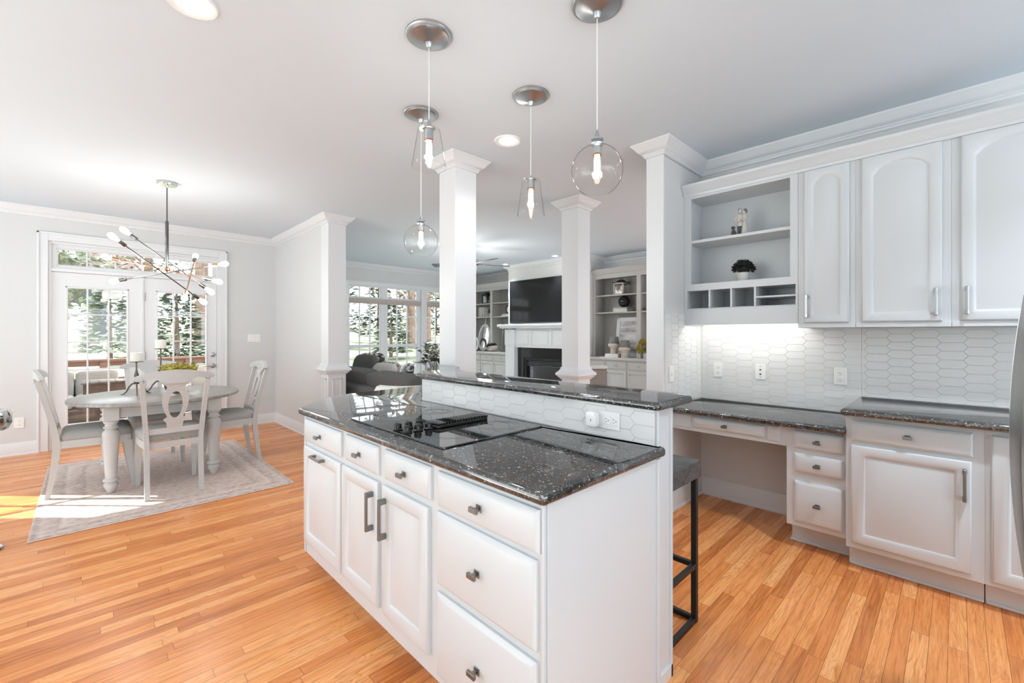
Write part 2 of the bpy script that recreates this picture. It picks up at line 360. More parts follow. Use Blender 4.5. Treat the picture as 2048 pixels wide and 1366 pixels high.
# ------------------------------------------------------------------ mesh helpers
class B:
    """collects shapes into one mesh"""
    def __init__(self):
        self.bm = bmesh.new()
        self.mats = []
        self.cur = 0

    def use(self, m):
        if m not in self.mats:
            self.mats.append(m)
        self.cur = self.mats.index(m)
        return self

    def _tag(self, faces):
        for f in faces:
            f.material_index = self.cur

    def face(self, vs):
        try:
            f = self.bm.faces.new(vs)
            f.material_index = self.cur
            return f
        except ValueError:
            return None

    def box(self, x0, x1, y0, y1, z0, z1, bev=0.0, seg=1, M=None):
        x0, x1 = min(x0, x1), max(x0, x1); y0, y1 = min(y0, y1), max(y0, y1); z0, z1 = min(z0, z1), max(z0, z1)
        r = bmesh.ops.create_cube(self.bm, size=1.0)
        vs = r['verts']
        for v in vs:
            v.co = Vector(((x0 + x1) / 2 + v.co.x * (x1 - x0), (y0 + y1) / 2 + v.co.y * (y1 - y0), (z0 + z1) / 2 + v.co.z * (z1 - z0)))
        fs = set(f for v in vs for f in v.link_faces)
        if bev > 0:
            es = list(set(e for v in vs for e in v.link_edges))
            rr = bmesh.ops.bevel(self.bm, geom=es, offset=min(bev, 0.49 * min(x1 - x0, y1 - y0, z1 - z0)), segments=seg, affect='EDGES', profile=0.5)
            fs = set(f for f in fs if f.is_valid) | set(rr['faces'])
            vs = list(set(v for f in fs for v in f.verts))
        self._tag(fs)
        if M is not None:
            bmesh.ops.transform(self.bm, matrix=M, verts=vs)
        return self

    def loops(self, loops, cap0=True, cap1=True, closed=True):
        """skin a list of vertex loops (lists of points)"""
        rows = [[self.bm.verts.new(p) for p in lp] for lp in loops]
        n = len(rows[0])
        for a, b in zip(rows[:-1], rows[1:]):
            for i in range(n if closed else n - 1):
                j = (i + 1) % n
                self.face((a[i], a[j], b[j], b[i]))
        if cap0:
            self.face(list(reversed(rows[0])))
        if cap1:
            self.face(rows[-1])
        return self

    def prism(self, poly, z0, z1, bev=0.0, seg=2):
        """vertical prism over a 2D outline with rounded upper and lower rims"""
        if bev <= 0:
            return self.loops([[(x, y, z0) for x, y in poly], [(x, y, z1) for x, y in poly]])
        lp = []
        for k in range(seg + 1):
            a = k / seg * PI / 2
            lp.append((inset(poly, bev * (1 - math.sin(a))), z0 + bev * (1 - math.cos(a))))
        for k in range(seg + 1):
            a = k / seg * PI / 2
            lp.append((inset(poly, bev * (1 - math.cos(a))), z1 - bev * (1 - math.sin(a))))
        return self.loops([[(x, y, z) for x, y in p] for p, z in lp])

    def lathe(self, prof, c=(0, 0, 0), seg=24, M=None, cap0=True, cap1=True, sx=1.0, sy=1.0):
        """prof: (radius, height) pairs from bottom to top"""
        lp = []
        for r, h in prof:
            r = max(r, 1e-5)
            lp.append([Vector((math.cos(2 * PI * i / seg) * r * sx, math.sin(2 * PI * i / seg) * r * sy, h)) for i in range(seg)])
        if M is not None:
            lp = [[M @ p for p in l] for l in lp]
        lp = [[p + Vector(c) for p in l] for l in lp]
        return self.loops(lp, cap0, cap1)

    def tube(self, pts, r, seg=8, cap=True, flat=1.0):
        """round bar along points; r a number or one per point"""
        pts = [Vector(p) for p in pts]
        rs = r if isinstance(r, (list, tuple)) else [r] * len(pts)
        lp = []
        up = None
        for i, p in enumerate(pts):
            if i == 0: d = pts[1] - pts[0]
            elif i == len(pts) - 1: d = pts[-1] - pts[-2]
            else: d = (pts[i + 1] - p).normalized() + (p - pts[i - 1]).normalized()
            d.normalize()
            if up is None:
                up = Vector((0, 0, 1)) if abs(d.z) < 0.9 else Vector((0, 1, 0))
            a = d.cross(up)
            if a.length < 1e-6:
                a = d.cross(Vector((1, 0, 0)))
            a.normalize()
            b2 = a.cross(d).normalized()
            up = b2
            lp.append([p + a * math.cos(2 * PI * k / seg) * rs[i] + b2 * math.sin(2 * PI * k / seg) * rs[i] * flat for k in range(seg)])
        return self.loops(lp, cap, cap)

    def bar(self, pts, w, h, up=(0, 0, 1)):
        """rectangular bar along points, w across, h along 'up'; numbers or one per point"""
        pts = [Vector(p) for p in pts]
        ws = w if isinstance(w, (list, tuple)) else [w] * len(pts)
        hs = h if isinstance(h, (list, tuple)) else [h] * len(pts)
        upv = Vector(up)
        lp = []
        for i, p in enumerate(pts):
            if i == 0: d = pts[1] - pts[0]
            elif i == len(pts) - 1: d = pts[-1] - pts[-2]
            else: d = pts[i + 1] - pts[i - 1]
            d.normalize()
            a = d.cross(upv).normalized()
            b2 = a.cross(d).normalized()
            lp.append([p + a * sx * ws[i] / 2 + b2 * sy * hs[i] / 2 for sx, sy in ((-1, -1), (1, -1), (1, 1), (-1, 1))])
        return self.loops(lp)

    def blob(self, c, h, e=0.45, nu=20, nv=12, M=None):
        """rounded box / pillow: superellipsoid of half sizes h, exponent e"""
        def sg(v, p):
            return math.copysign(abs(v) ** p, v)
        e1, e2 = (e, e) if isinstance(e, (int, float)) else e
        lp = []
        for j in range(nv + 1):
            ph = -PI / 2 + PI * j / nv
            ph = max(-PI / 2 + 0.02, min(PI / 2 - 0.02, ph))
            lp.append([Vector((h[0] * sg(math.cos(ph), e1) * sg(math.cos(2 * PI * i / nu), e2), h[1] * sg(math.cos(ph), e1) * sg(math.sin(2 * PI * i / nu), e2), h[2] * sg(math.sin(ph), e1))) for i in range(nu)])
        if M is not None:
            lp = [[M @ p for p in l] for l in lp]
        lp = [[p + Vector(c) for p in l] for l in lp]
        return self.loops(lp)

    def sweep(self, path, prof, closed=False):
        """moulding along a 2D path; prof: (offset to the left of travel, height) pairs, closed section"""
        n = len(path)
        P = [Vector((p[0], p[1])) for p in path]
        offs = []
        for i in range(n):
            if closed or 0 < i < n - 1:
                a = (P[i] - P[i - 1]).normalized(); b = (P[(i + 1) % n] - P[i]).normalized()
            elif i == 0:
                a = b = (P[1] - P[0]).normalized()
            else:
                a = b = (P[-1] - P[-2]).normalized()
            n1 = Vector((-a.y, a.x)); n2 = Vector((-b.y, b.x))
            offs.append((n1 + n2) / (1 + n1.dot(n2)))
        rows = [[self.bm.verts.new((P[i].x + offs[i].x * d, P[i].y + offs[i].y * d, z)) for d, z in prof] for i in range(n)]
        m = len(prof)
        for i in range(n if closed else n - 1):
            a, b = rows[i], rows[(i + 1) % n]
            for k in range(m):
                self.face((a[k], a[(k + 1) % m], b[(k + 1) % m], b[k]))
        if not closed:
            self.face(list(reversed(rows[0]))); self.face(rows[-1])
        return self

    def leaf(self, p, d, up, L, w):
        d = Vector(d).normalized(); s = d.cross(Vector(up))
        if s.length < 1e-4:
            s = d.cross(Vector((1, 0, 0)))
        s.normalize(); p = Vector(p)
        vs = [self.bm.verts.new(q) for q in (p, p + d * L * 0.45 + s * w / 2, p + d * L, p + d * L * 0.45 - s * w / 2)]
        self.face(vs)

    def move(self, M):
        bmesh.ops.transform(self.bm, matrix=M, verts=self.bm.verts)
        return self

def inset(poly, d):
    """shrink a counter-clockwise outline by d"""
    n = len(poly); out = []
    for i in range(n):
        p0, p, p2 = Vector(poly[i - 1]), Vector(poly[i]), Vector(poly[(i + 1) % n])
        a = (p - p0).normalized(); b = (p2 - p).normalized()
        n1 = Vector((-a.y, a.x)); n2 = Vector((-b.y, b.x))
        o = (n1 + n2) / max(0.3, 1 + n1.dot(n2))
        out.append((p.x + o.x * d, p.y + o.y * d))
    return out

def rounded(poly, rad, seg=5):
    """round the corners of a 2D outline; rad one number or one per corner"""
    n = len(poly); out = []
    rs = rad if isinstance(rad, (list, tuple)) else [rad] * n
    for i in range(n):
        p0, p, p2 = Vector(poly[i - 1]), Vector(poly[i]), Vector(poly[(i + 1) % n])
        a = (p0 - p).normalized(); b = (p2 - p).normalized()
        r = rs[i]
        if r <= 0:
            out.append((p.x, p.y)); continue
        ang = a.angle(b); t = r / math.tan(ang / 2)
        c = p + (a + b).normalized() * (r / math.sin(ang / 2))
        s = p + a * t; e = p + b * t
        v0 = s - c; v1 = e - c
        a0 = math.atan2(v0.y, v0.x); a1 = math.atan2(v1.y, v1.x)
        da = (a1 - a0 + PI) % (2 * PI) - PI
        for k in range(seg + 1):
            q = a0 + da * k / seg
            out.append((c.x + r * math.cos(q), c.y + r * math.sin(q)))
    return out

ORG = {}
def _link(o):
    col.objects.link(o)
    return o

def tag(o, label, cat, group=None, kind=None):
    if label: o['label'] = label
    if cat: o['category'] = cat
    if group: o['group'] = group
    if kind: o['kind'] = kind
    return o

def thing(name, label, cat, loc=(0, 0, 0), group=None):
    """an Empty at the thing's base that parents its parts (parts are given in world coordinates)"""
    o = _link(bpy.data.objects.new(name, None))
    o.empty_display_size = 0.05
    o.location = loc
    ORG[o.name] = Vector(loc)
    return tag(o, label, cat, group)

def make(name, b, m=None, parent=None, label=None, cat=None, group=None, kind=None, smooth=35):
    """link what a B collected as ONE mesh object"""
    bm = b.bm
    bmesh.ops.recalc_face_normals(bm, faces=bm.faces)
    if parent is not None:
        org = ORG[parent.name]
    else:
        xs = [v.co.x for v in bm.verts]; ys = [v.co.y for v in bm.verts]; zs = [v.co.z for v in bm.verts]
        org = Vector(((min(xs) + max(xs)) / 2, (min(ys) + max(ys)) / 2, min(zs)))
    bmesh.ops.translate(bm, vec=-org, verts=bm.verts)
    me = bpy.data.meshes.new(name)
    bm.to_mesh(me); bm.free()
    for mm in (b.mats if b.mats else [m]):
        me.materials.append(MAT[mm] if isinstance(mm, str) else mm)
    if smooth:
        me.shade_smooth()
        me.set_sharp_from_angle(angle=math.radians(smooth))
    o = _link(bpy.data.objects.new(name, me))
    if parent is not None:
        o.parent = parent
    else:
        o.location = org
    ORG[o.name] = org
    if label: o['label'] = label
    if cat: o['category'] = cat
    if group: o['group'] = group
    if kind: o['kind'] = kind
    return o

def struct(name, b, m=None, parent=None, label=None, cat=None, **k):
    return make(name, b, m, parent, label, cat, kind=None if parent else 'structure', **k)

def dup(root, loc=None, rotz=None, label=None):
    """copy a thing, its parts and their sub-parts"""
    r = root.copy(); _link(r)
    if loc is not None: r.location = loc
    if rotz is not None: r.rotation_euler = (0, 0, rotz)
    if label: r['label'] = label
    for ch in list(root.children):
        c = ch.copy(); _link(c); c.parent = r
        for g in list(ch.children):
            d = g.copy(); _link(d); d.parent = c
    return r

def Tr(*a): return Matrix.Translation(Vector(a))
def Rz(a): return Matrix.Rotation(a, 4, 'Z')
def Rx(a): return Matrix.Rotation(a, 4, 'X')
def Ry(a): return Matrix.Rotation(a, 4, 'Y')

# --- cabinet fronts: all face -X, standing on the plane x = xf, y0 > y1 reads left to right in the photo
def front_loops(xf, ya, yb, z0, z1, steps, arch=0.0, na=10):
    """nested outline loops; steps: (inset, height off the plane, arched)"""
    lp = []
    w = yb - ya
    for ins, d, ar in steps:
        a0, a1, b0, b1 = ya + ins, yb - ins, z0 + ins, z1 - ins
        pts = [(xf - d, a0, b0), (xf - d, a1, b0)]
        for k in range(na + 1):
            u = a1 + (a0 - a1) * k / na
            s = (u - ya) / w
            if ar and arch > 0:
                half = (a1 - a0) / 2; q = (u - (a0 + a1) / 2) / half
                dz = -arch * (1 - math.sqrt(max(0.0, 1 - q * q * 0.96)))/ (1 - math.sqrt(0.04))
            else:
                dz = 0.0
            pts.append((xf - d, u, b1 + dz))
        lp.append(pts)
    return lp

def raised_door(b, xf, ya, yb, z0, z1, fr=0.055, t=0.02, arch=0.0):
    S = [(0, 0, 0), (0, t - 0.006, 0), (0.003, t - 0.002, 0), (0.008, t, 0), (fr - 0.010, t, 1), (fr, t - 0.004, 1), (fr + 0.006, t - 0.010, 1), (fr + 0.012, t - 0.010, 1), (fr + 0.040, t - 0.002, 1)]
    b.loops(front_loops(xf, ya, yb, z0, z1, S, arch), cap0=True, cap1=True)

def slab_front(b, xf, ya, yb, z0, z1, t=0.02):
    S = [(0, 0, 0), (0, t - 0.010, 0), (0.004, t - 0.007, 0), (0.013, t - 0.002, 0), (0.018, t, 0)]
    b.loops(front_loops(xf, ya, yb, z0, z1, S), cap0=True, cap1=True)

def knob(xf, y, z, parent, mat='dark_nickel', w=0.038, h=0.017, kl=None):
    b = B()
    b.box(xf - 0.003, xf, y - 0.012, y + 0.012, z - 0.011, z + 0.011, 0.001)
    b.box(xf - 0.020, xf, y - 0.0055, y + 0.0055, z - 0.005, z + 0.005, 0.001)
    b.box(xf - 0.029, xf - 0.018, y - w / 2, y + w / 2, z - h / 2, z + h / 2, 0.002)
    return make('knob', b, mat, parent)

def handle(xf, y, z0, z1, parent, mat='dark_nickel', w=0.013):
    b = B()
    for z in (z0 + 0.012, z1 - 0.012):
        b.box(xf - 0.030, xf, y - w * 0.6, y + w * 0.6, z - 0.011, z + 0.011, 0.002)
    b.box(xf - 0.034, xf - 0.024, y - w / 2, y + w / 2, z0, z1, 0.002)
    return make('handle', b, mat, parent)

def hbar(xf, ya, yb, z, parent, mat='dark_nickel'):
    b = B()
    for y in (ya + 0.012, yb - 0.012):
        b.box(xf - 0.028, xf, y - 0.01, y + 0.01, z - 0.007, z + 0.007, 0.002)
    b.box(xf - 0.033, xf - 0.023, ya, yb, z - 0.006, z + 0.006, 0.002)
    return make('handle', b, mat, parent)

# --- elongated hexagon tiles on a plane; f(u, v, d) maps to the room
def clip_rect(poly, u0, u1, v0, v1):
    def cut(p, axis, lim, keep_less):
        out = []
        for i in range(len(p)):
            a, b = p[i - 1], p[i]
            ia = a[axis] <= lim if keep_less else a[axis] >= lim
            ib = b[axis] <= lim if keep_less else b[axis] >= lim
            if ia != ib:
                t = (lim - a[axis]) / (b[axis] - a[axis])
                out.append((a[0] + (b[0] - a[0]) * t, a[1] + (b[1] - a[1]) * t))
            if ib: out.append(b)
        return out
    for ax, lim, kl in ((0, u0, False), (0, u1, True), (1, v0, False), (1, v1, True)):
        poly = cut(poly, ax, lim, kl)
        if len(poly) < 3: return []
    return poly

def tiles(b, f, u0, u1, v0, v1, P=0.1145, H=0.0525, tip=0.022, uo=0.0, vo=0.0, th=0.0055):
    b.use('grout')
    b.loops([[f(u0, v0, 0.0004), f(u1, v0, 0.0004), f(u1, v1, 0.0004), f(u0, v1, 0.0004)], [f(u0, v0, 0.0035), f(u1, v0, 0.0035), f(u1, v1, 0.0035), f(u0, v1, 0.0035)]])
    b.use('tile')
    i0 = int(math.floor((u0 - uo) / P)) - 1; i1 = int(math.ceil((u1 - uo) / P)) + 1
    j0 = int(math.floor((v0 - vo) / H)) - 1; j1 = int(math.ceil((v1 - vo) / H)) + 1
    a = (P - tip) / 2
    for i in range(i0, i1 + 1):
        for j in range(j0, j1 + 1):
            cu = uo + (i + 0.5) * P; cv = vo + (j + (0.5 if i % 2 else 0.0)) * H
            lps = []
            for g, d in ((0.0011, 0.002), (0.0011, th - 0.0015), (0.0018, th - 0.0004), (0.0030, th)):
                hh = H / 2 - g; tt = a + tip - g * 1.1
                lps.append(([(cu - a, cv - hh), (cu + a, cv - hh), (cu + tt, cv), (cu + a, cv + hh), (cu - a, cv + hh), (cu - tt, cv)], d))
            inside = all(u0 <= q[0] <= u1 and v0 <= q[1] <= v1 for q in lps[0][0])
            if inside:
                b.loops([[f(p[0], p[1], d) for p in l] for l, d in lps], cap0=False)
            else:
                q = clip_rect(lps[1][0], u0 + 0.001, u1 - 0.001, v0 + 0.001, v1 - 0.001)
                clean = []
                for p in q:
                    if not clean or (abs(p[0] - clean[-1][0]) + abs(p[1] - clean[-1][1])) > 1e-5:
                        clean.append(p)
                if len(clean) >= 3 and (abs(clean[0][0] - clean[-1][0]) + abs(clean[0][1] - clean[-1][1])) <= 1e-5:
                    clean.pop()
                if len(clean) >= 3:
                    b.loops([[f(p[0], p[1], 0.002) for p in clean], [f(p[0], p[1], th) for p in clean]], cap0=False)

# crown section: (distance from wall, drop from ceiling)
CROWN = [(0.0, 0.0), (0.085, 0.0), (0.085, -0.012), (0.078, -0.018), (0.066, -0.030), (0.050, -0.052), (0.036, -0.064), (0.022, -0.070), (0.022, -0.078), (0.014, -0.082), (0.012, -0.096), (0.0, -0.100)]
def crown(b, path, zc, closed=False, k=1.0):
    b.sweep(path, [(d * k, zc + z * k) for d, z in CROWN], closed)
BASE = [(0.0, 0.0), (0.022, 0.0), (0.022, 0.014), (0.015, 0.022), (0.015, 0.115), (0.010, 0.128), (0.006, 0.142), (0.0, 0.142)]

# ------------------------------------------------------------------ the setting
CE = 2.745           # ceiling height
KX = 3.70            # kitchen wall
SY = 1.512           # short wall at the desk
DY = 7.214           # wall with the French doors
LY = 8.35            # living room window wall
b = B(); b.box(-1.1, 7.1, -0.6, 8.5, -0.12, 0); struct('floor', b, 'floor')
b = B(); b.box(-5, -1.1, -3, 8.5, -0.12, -0.001); b.box(-1.1, 7.1, -3, -0.6, -0.12, -0.001); struct('floor', b, 'bounce_floor')  # unseen pale floor, added to bounce neutral light into the room
b = B(); b.box(2.40, 6.94, 3.05, LY - 0.03, 0.0, 0.004); struct('floor', b, 'white_fabric')  # hidden pale covering, added to cut the orange bounce from the oak
b = B(); b.box(-5, 7.1, -3, 8.5, CE, CE + 0.15); struct('ceiling', b, 'ceil')

b = B(); b.box(KX, KX + 0.13, -3, SY + 0.125, 0, CE); struct('wall_kitchen', b, 'wall')
b = B(); b.box(3.04, KX, SY, SY + 0.125, 0, CE); struct('wall_desk', b, 'wall')
b = B(); b.box(3.022, 3.04, SY - 0.006, SY + 0.131, 0, CE - 0.002, 0.002); struct('trim_1', b, 'trim')

b = B()
y0, y1 = DY, DY + 0.15
for x0, x1, z0, z1 in ((-5, -2.96, 0, CE), (-2.96, -2.16, 0, 0.30), (-2.96, -2.16, 2.02, CE), (-2.16, -0.297, 0, CE), (-0.297, 1.336, 2.385, CE), (1.336, 2.06, 0, CE)):
    b.box(x0, x1, y0, y1, z0, z1)
struct('wall_dining', b, 'wall')
b = B()
for q in ((-3, 2.7, 0, CE), (2.7, 6.6, 0, 0.3), (2.7, 6.6, 2.45, CE), (6.6, DY + 0.15, 0, CE)):
    b.box(-5.1, -5, q[0], q[1], q[2], q[3])
struct('wall_left', b, 'wall')  # unseen wall, its opening sized to light the island and floor
b = B(); b.box(-5.1, KX + 0.13, -3.1, -3, 2.05, CE); b.box(-5.1, KX + 0.13, -3.1, -3, 0, 0.6); struct('wall_rear', b, 'wall')  # unseen bands, added to limit light from behind on ceiling and uppers
b = B(); b.box(2.06, 2.26, 5.42, LY, 0, CE); struct('wall_side', b, 'wall')
b = B()
y0, y1 = LY, LY + 0.15
for x0, x1, z0, z1 in ((2.06, 3.69, 0, CE), (3.69, 6.28, 0, 0.04), (3.69, 6.28, 2.31, CE), (6.28, 6.95, 0, CE)):
    b.box(x0, x1, y0, y1, z0, z1)
struct('wall_living', b, 'wall')
b = B(); b.box(3.83, 4.9, 0.2, 0.35, 0, CE); struct('wall_light_block', b, 'wall')  # unseen wall piece, added to keep side light off the column
b = B(); b.box(6.95, 7.1, 0.35, LY + 0.15, 0, CE)
for p in ((6.35, 6.95, 4.65, 5.10, 0, CE), (6.35, 6.95, 6.12, 6.60, 0, CE), (6.35, 6.95, 5.10, 6.12, 0.86, CE), (6.75, 6.95, 5.10, 6.12, 0, 0.86)):
    b.box(*p)
struct('wall_fireplace', b, 'wall')

# crown mouldings
b = B(); crown(b, [(KX, -3), (KX, SY - 0.006), (3.022, SY - 0.006), (3.022, SY + 0.131), (KX + 0.13, SY + 0.131)], CE); struct('trim_2', b, 'trim')
b = B(); crown(b, [(2.06, 5.42), (2.06, DY), (-5, DY)], CE); struct('trim_3', b, 'trim')
b = B(); crown(b, [(6.95, 0.36), (6.95, 4.65), (6.35, 4.65), (6.35, 6.60), (6.95, 6.60), (6.95, LY), (2.26, LY), (2.26, 5.42)], CE, k=1.05); struct('trim_4', b, 'trim')
# baseboards
b = B(); b.sweep([(KX, 0.76), (KX, SY), (3.045, SY)], BASE); struct('baseboard_desk', b, 'trim')
b = B(); b.sweep([(2.06, 5.45), (2.06, DY), (1.432, DY)], BASE); struct('baseboard_dining', b, 'trim')
b = B(); b.sweep([(-0.388, DY), (-5, DY)], BASE); struct('baseboard_left', b, 'trim')

# --- French doors with transom
b = B()
for x0, x1, z0, z1 in ((-0.388, -0.297, 0, 2.485), (1.336, 1.431, 0, 2.485), (-0.297, 1.336, 2.388, 2.485)):
    b.box(x0, x1, DY - 0.022, DY, z0, z1, 0.004)
for x0, x1, z0, z1 in ((-0.388, -0.365, 0, 2.485), (1.408, 1.431, 0, 2.485), (-0.388, 1.431, 2.462, 2.485)):
    b.box(x0, x1, DY - 0.032, DY - 0.02, z0, z1, 0.004)
struct('trim_5', b, 'trim')
b = B()
for x0, x1, z0, z1 in ((-0.297, -0.275, 0, 2.385), (1.314, 1.336, 0, 2.385), (-0.275, 1.314, 2.36, 2.385), (-0.275, 1.314, 2.045, 2.085)):
    b.box(x0, x1, DY, DY + 0.15, z0, z1, 0.002)
struct('trim_6', b, 'trim')
def glazed(name, par_label, x0, x1, y, z0, z1, gx0, gx1, gz0, gz1, nc, nr, th=0.045, mw=0.014, kind=True):
    """leaf or sash in the plane y with one glass sheet and a muntin grid"""
    b = B()
    for q in ((x0, gx0, z0, z1), (gx1, x1, z0, z1), (gx0, gx1, z0, gz0), (gx0, gx1, gz1, z1)):
        b.box(q[0], q[1], y, y + th, q[2], q[3])
    o = struct(name, b, 'trim')
    return o
def muntins(parent, y, gx0, gx1, gz0, gz1, nc, nr, mw=0.016, th=0.02, rim=0.022):
    b = B()
    for i in range(1, nc):
        x = gx0 + (gx1 - gx0) * i / nc
        b.box(x - mw / 2, x + mw / 2, y - th, y + th, gz0, gz1, 0.004)
    for j in range(1, nr):
        z = gz0 + (gz1 - gz0) * j / nr
        b.box(gx0, gx1, y - th * 0.95, y + th * 0.95, z - mw / 2, z + mw / 2, 0.004)
    for q in ((gx0, gx0 + rim, gz0, gz1), (gx1 - rim, gx1, gz0, gz1), (gx0, gx1, gz0, gz0 + rim), (gx0, gx1, gz1 - rim, gz1)):
        b.box(q[0], q[1], y - th * 1.45, y + th * 1.1, q[2], q[3], 0.006)
    make('muntins', b, 'trim', parent)
def pane(parent, y, gx0, gx1, gz0, gz1, name='glass'):
    b = B(); b.box(gx0 + 0.002, gx1 - 0.002, y - 0.002, y + 0.002, gz0 + 0.002, gz1 - 0.002); make(name, b, 'glass', parent, smooth=0)

DLY = DY + 0.022
leaf1 = glazed('door_1', '', -0.272, 0.518, DLY, 0.012, 2.042, -0.165, 0.392, 0.255, 1.885, 3, 5)
muntins(leaf1, DLY + 0.022, -0.165, 0.392, 0.255, 1.885, 3, 5); pane(leaf1, DLY + 0.022, -0.165, 0.392, 0.255, 1.885)
leaf2 = glazed('door_2', '', 0.524, 1.311, DLY, 0.012, 2.042, 0.650, 1.208, 0.255, 1.885, 3, 5)
muntins(leaf2, DLY + 0.022, 0.650, 1.208, 0.255, 1.885, 3, 5); pane(leaf2, DLY + 0.022, 0.650, 1.208, 0.255, 1.885)
b = B(); b.box(0.503, 0.535, DLY - 0.014, DLY, 0.012, 2.042, 0.004); make('astragal', b, 'trim', leaf1)
for z in (1.80, 1.05, 0.25):
    b = B(); b.tube([(0.541, DLY - 0.010, z - 0.05), (0.541, DLY - 0.010, z + 0.05)], 0.008, 8); make('hinge', b, 'nickel', leaf2)
b = B(); MM = Tr(1.268, DLY, 1.043) @ Rx(PI / 2)
b.lathe([(0.031, 0), (0.031, 0.008), (0.024, 0.014), (0.012, 0.018), (0.012, 0.024), (0.0, 0.024)], M=MM, seg=20); b.box(1.262, 1.274, DLY - 0.034, DLY - 0.02, 1.032, 1.054, 0.002)
make('deadbolt', b, 'nickel', leaf2)
b = B(); MM = Tr(1.268, DLY, 0.888) @ Rx(PI / 2)
b.lathe([(0.032, 0), (0.032, 0.008), (0.022, 0.014), (0.011, 0.02), (0.011, 0.05), (0.0, 0.05)], M=MM, seg=20)
b.tube([(1.268, DLY - 0.048, 0.888), (1.22, DLY - 0.052, 0.889), (1.16, DLY - 0.050, 0.884), (1.145, DLY - 0.046, 0.879)], [0.009, 0.0085, 0.007, 0.005], 8)
make('door_handle', b, 'nickel', leaf2)
tr = glazed('window_1', '', -0.275, 1.314, DY + 0.03, 2.085, 2.36, -0.235, 1.274, 2.118, 2.318, 6, 1)
muntins(tr, DY + 0.052, -0.235, 1.274, 2.118, 2.318, 6, 1, rim=0.012); pane(tr, DY + 0.052, -0.235, 1.274, 2.118, 2.318)
w2 = glazed('window_2', '', -2.96, -2.16, DY + 0.03, 0.30, 2.02, -2.90, -2.22, 0.36, 1.96, 2, 4)
muntins(w2, DY + 0.052, -2.90, -2.22, 0.36, 1.96, 2, 4); pane(w2, DY + 0.052, -2.90, -2.22, 0.36, 1.96)

# --- living room windows: casing, three bays of double-hung sash with a transom above
b = B()
for q in ((3.60, 3.69, 0.0, 2.385), (3.69, 6.28, 2.30, 2.385), (6.28, 6.37, 0, 2.385)):
    b.box(q[0], q[1], LY - 0.022, LY, q[2], q[3], 0.004)
for q in ((3.60, 3.62, 0, 2.385), (3.60, 6.37, 2.365, 2.385)):
    b.box(q[0], q[1], LY - 0.032, LY - 0.02, q[2], q[3], 0.004)
b.box(5.335, 5.475, LY - 0.03, LY + 0.12, 0.04, 2.31, 0.004)
b.box(3.58, 6.39, LY - 0.05, LY + 0.1, 0.0, 0.045, 0.006)
struct('trim_7', b, 'trim')
n = 3
for x0, x1 in ((3.69, 4.46), (4.46, 5.335), (5.475, 6.28)):
    y = LY + 0.03
    gx0, gx1 = x0 + (0.028 if x0 < 4 else 0.075 if x0 < 5 else 0.03), x1 - (0.08 if x0 < 4 else 0.08 if x0 < 5 else 0.03)
    b = B()
    for q in ((x0, gx0, 0.045, 2.31), (gx1, x1, 0.045, 2.31), (gx0, gx1, 0.045, 0.10), (gx0, gx1, 1.055, 1.10), (gx0, gx1, 1.985, 2.075), (gx0, gx1, 2.285, 2.31)):
        b.box(q[0], q[1], y, y + 0.06, q[2], q[3], 0.003)
    w = struct('window_%d' % n, b, 'trim')
    n += 1
    for z0, z1, nr in ((0.10, 1.055, 4), (1.10, 1.985, 3), (2.075, 2.285, 1)):
        muntins(w, y + 0.03, gx0, gx1, z0, z1, 3, nr, mw=0.018, rim=0.008)
        pane(w, y + 0.03, gx0, gx1, z0, z1)

# --- square columns on panelled pedestals
def column(x0, y0, w, label, pedestal=True):
    x1, y1 = x0 + w, y0 + w
    t = thing('column', label, 'column', ((x0 + x1) / 2, (y0 + y1) / 2, 0), 'square white columns between kitchen and living room')
    zb = 0.86
    b = B(); b.box(x0, x1, y0, y1, zb, CE - 0.001, 0.003); make('shaft', b, 'trim', t)
    ring = [(x0, y0), (x0, y1), (x1, y1), (x1, y0)]
    b = B(); crown(b, ring, CE - 0.001, closed=True, k=1.0)
    make('capital', b, 'trim', t)
    b = B(); e = 0.0
    prof = [(0.0, 0.975), (0.008, 0.975), (0.010, 0.955), (0.024, 0.935), (0.046, 0.915), (0.050, 0.900), (0.046, 0.888), (0.034, 0.884), (0.030, 0.868), (0.016, 0.862), (0.012, 0.848), (0.0, 0.848)]
    b.sweep(ring, prof, closed=True)
    if pedestal: make('base_moulding', b, 'trim', t)
    else: b.bm.free()
    b = B(); b.box(x0, x1, y0, y1, 0, zb, 0.003)
    for fx0, fx1, fy0, fy1 in ((x0 - 0.008, x0, y0 + 0.05, y1 - 0.05), (x0 + 0.05, x1 - 0.05, y0 - 0.008, y0)) if pedestal else ():
        zt, zl, s = 0.80, 0.22, 0.018
        if fx1 == x0:
            for q in ((fy0, fy0 + s, zl, zt), (fy1 - s, fy1, zl, zt), (fy0, fy1, zl, zl + s), (fy0, fy1, zt - s, zt)):
                b.box(fx0, fx1 + 0.002, q[0], q[1], q[2], q[3], 0.003)
        else:
            for q in ((fx0, fx0 + s, zl, zt), (fx1 - s, fx1, zl, zt), (fx0, fx1, zl, zl + s), (fx0, fx1, zt - s, zt)):
                b.box(q[0], q[1], fy0, fy1 + 0.002, q[2], q[3], 0.003)
    if pedestal: b.box(x0 - 0.014, x1 + 0.014, y0 - 0.014, y1 + 0.014, 0, 0.14, 0.005)
    make('pedestal', b, 'trim', t)
    return t
column(2.08, 2.765, 0.215, 'tall square white column rising directly behind the left end of the granite bar top', pedestal=False)
column(3.655, 2.76, 0.215, 'square white column in front of the television and fireplace, its moulded base showing above the bar top')
column(2.05, 5.20, 0.215, 'square white column at the end of the dining room wall, one face in grey shade, beside the charcoal sofa')

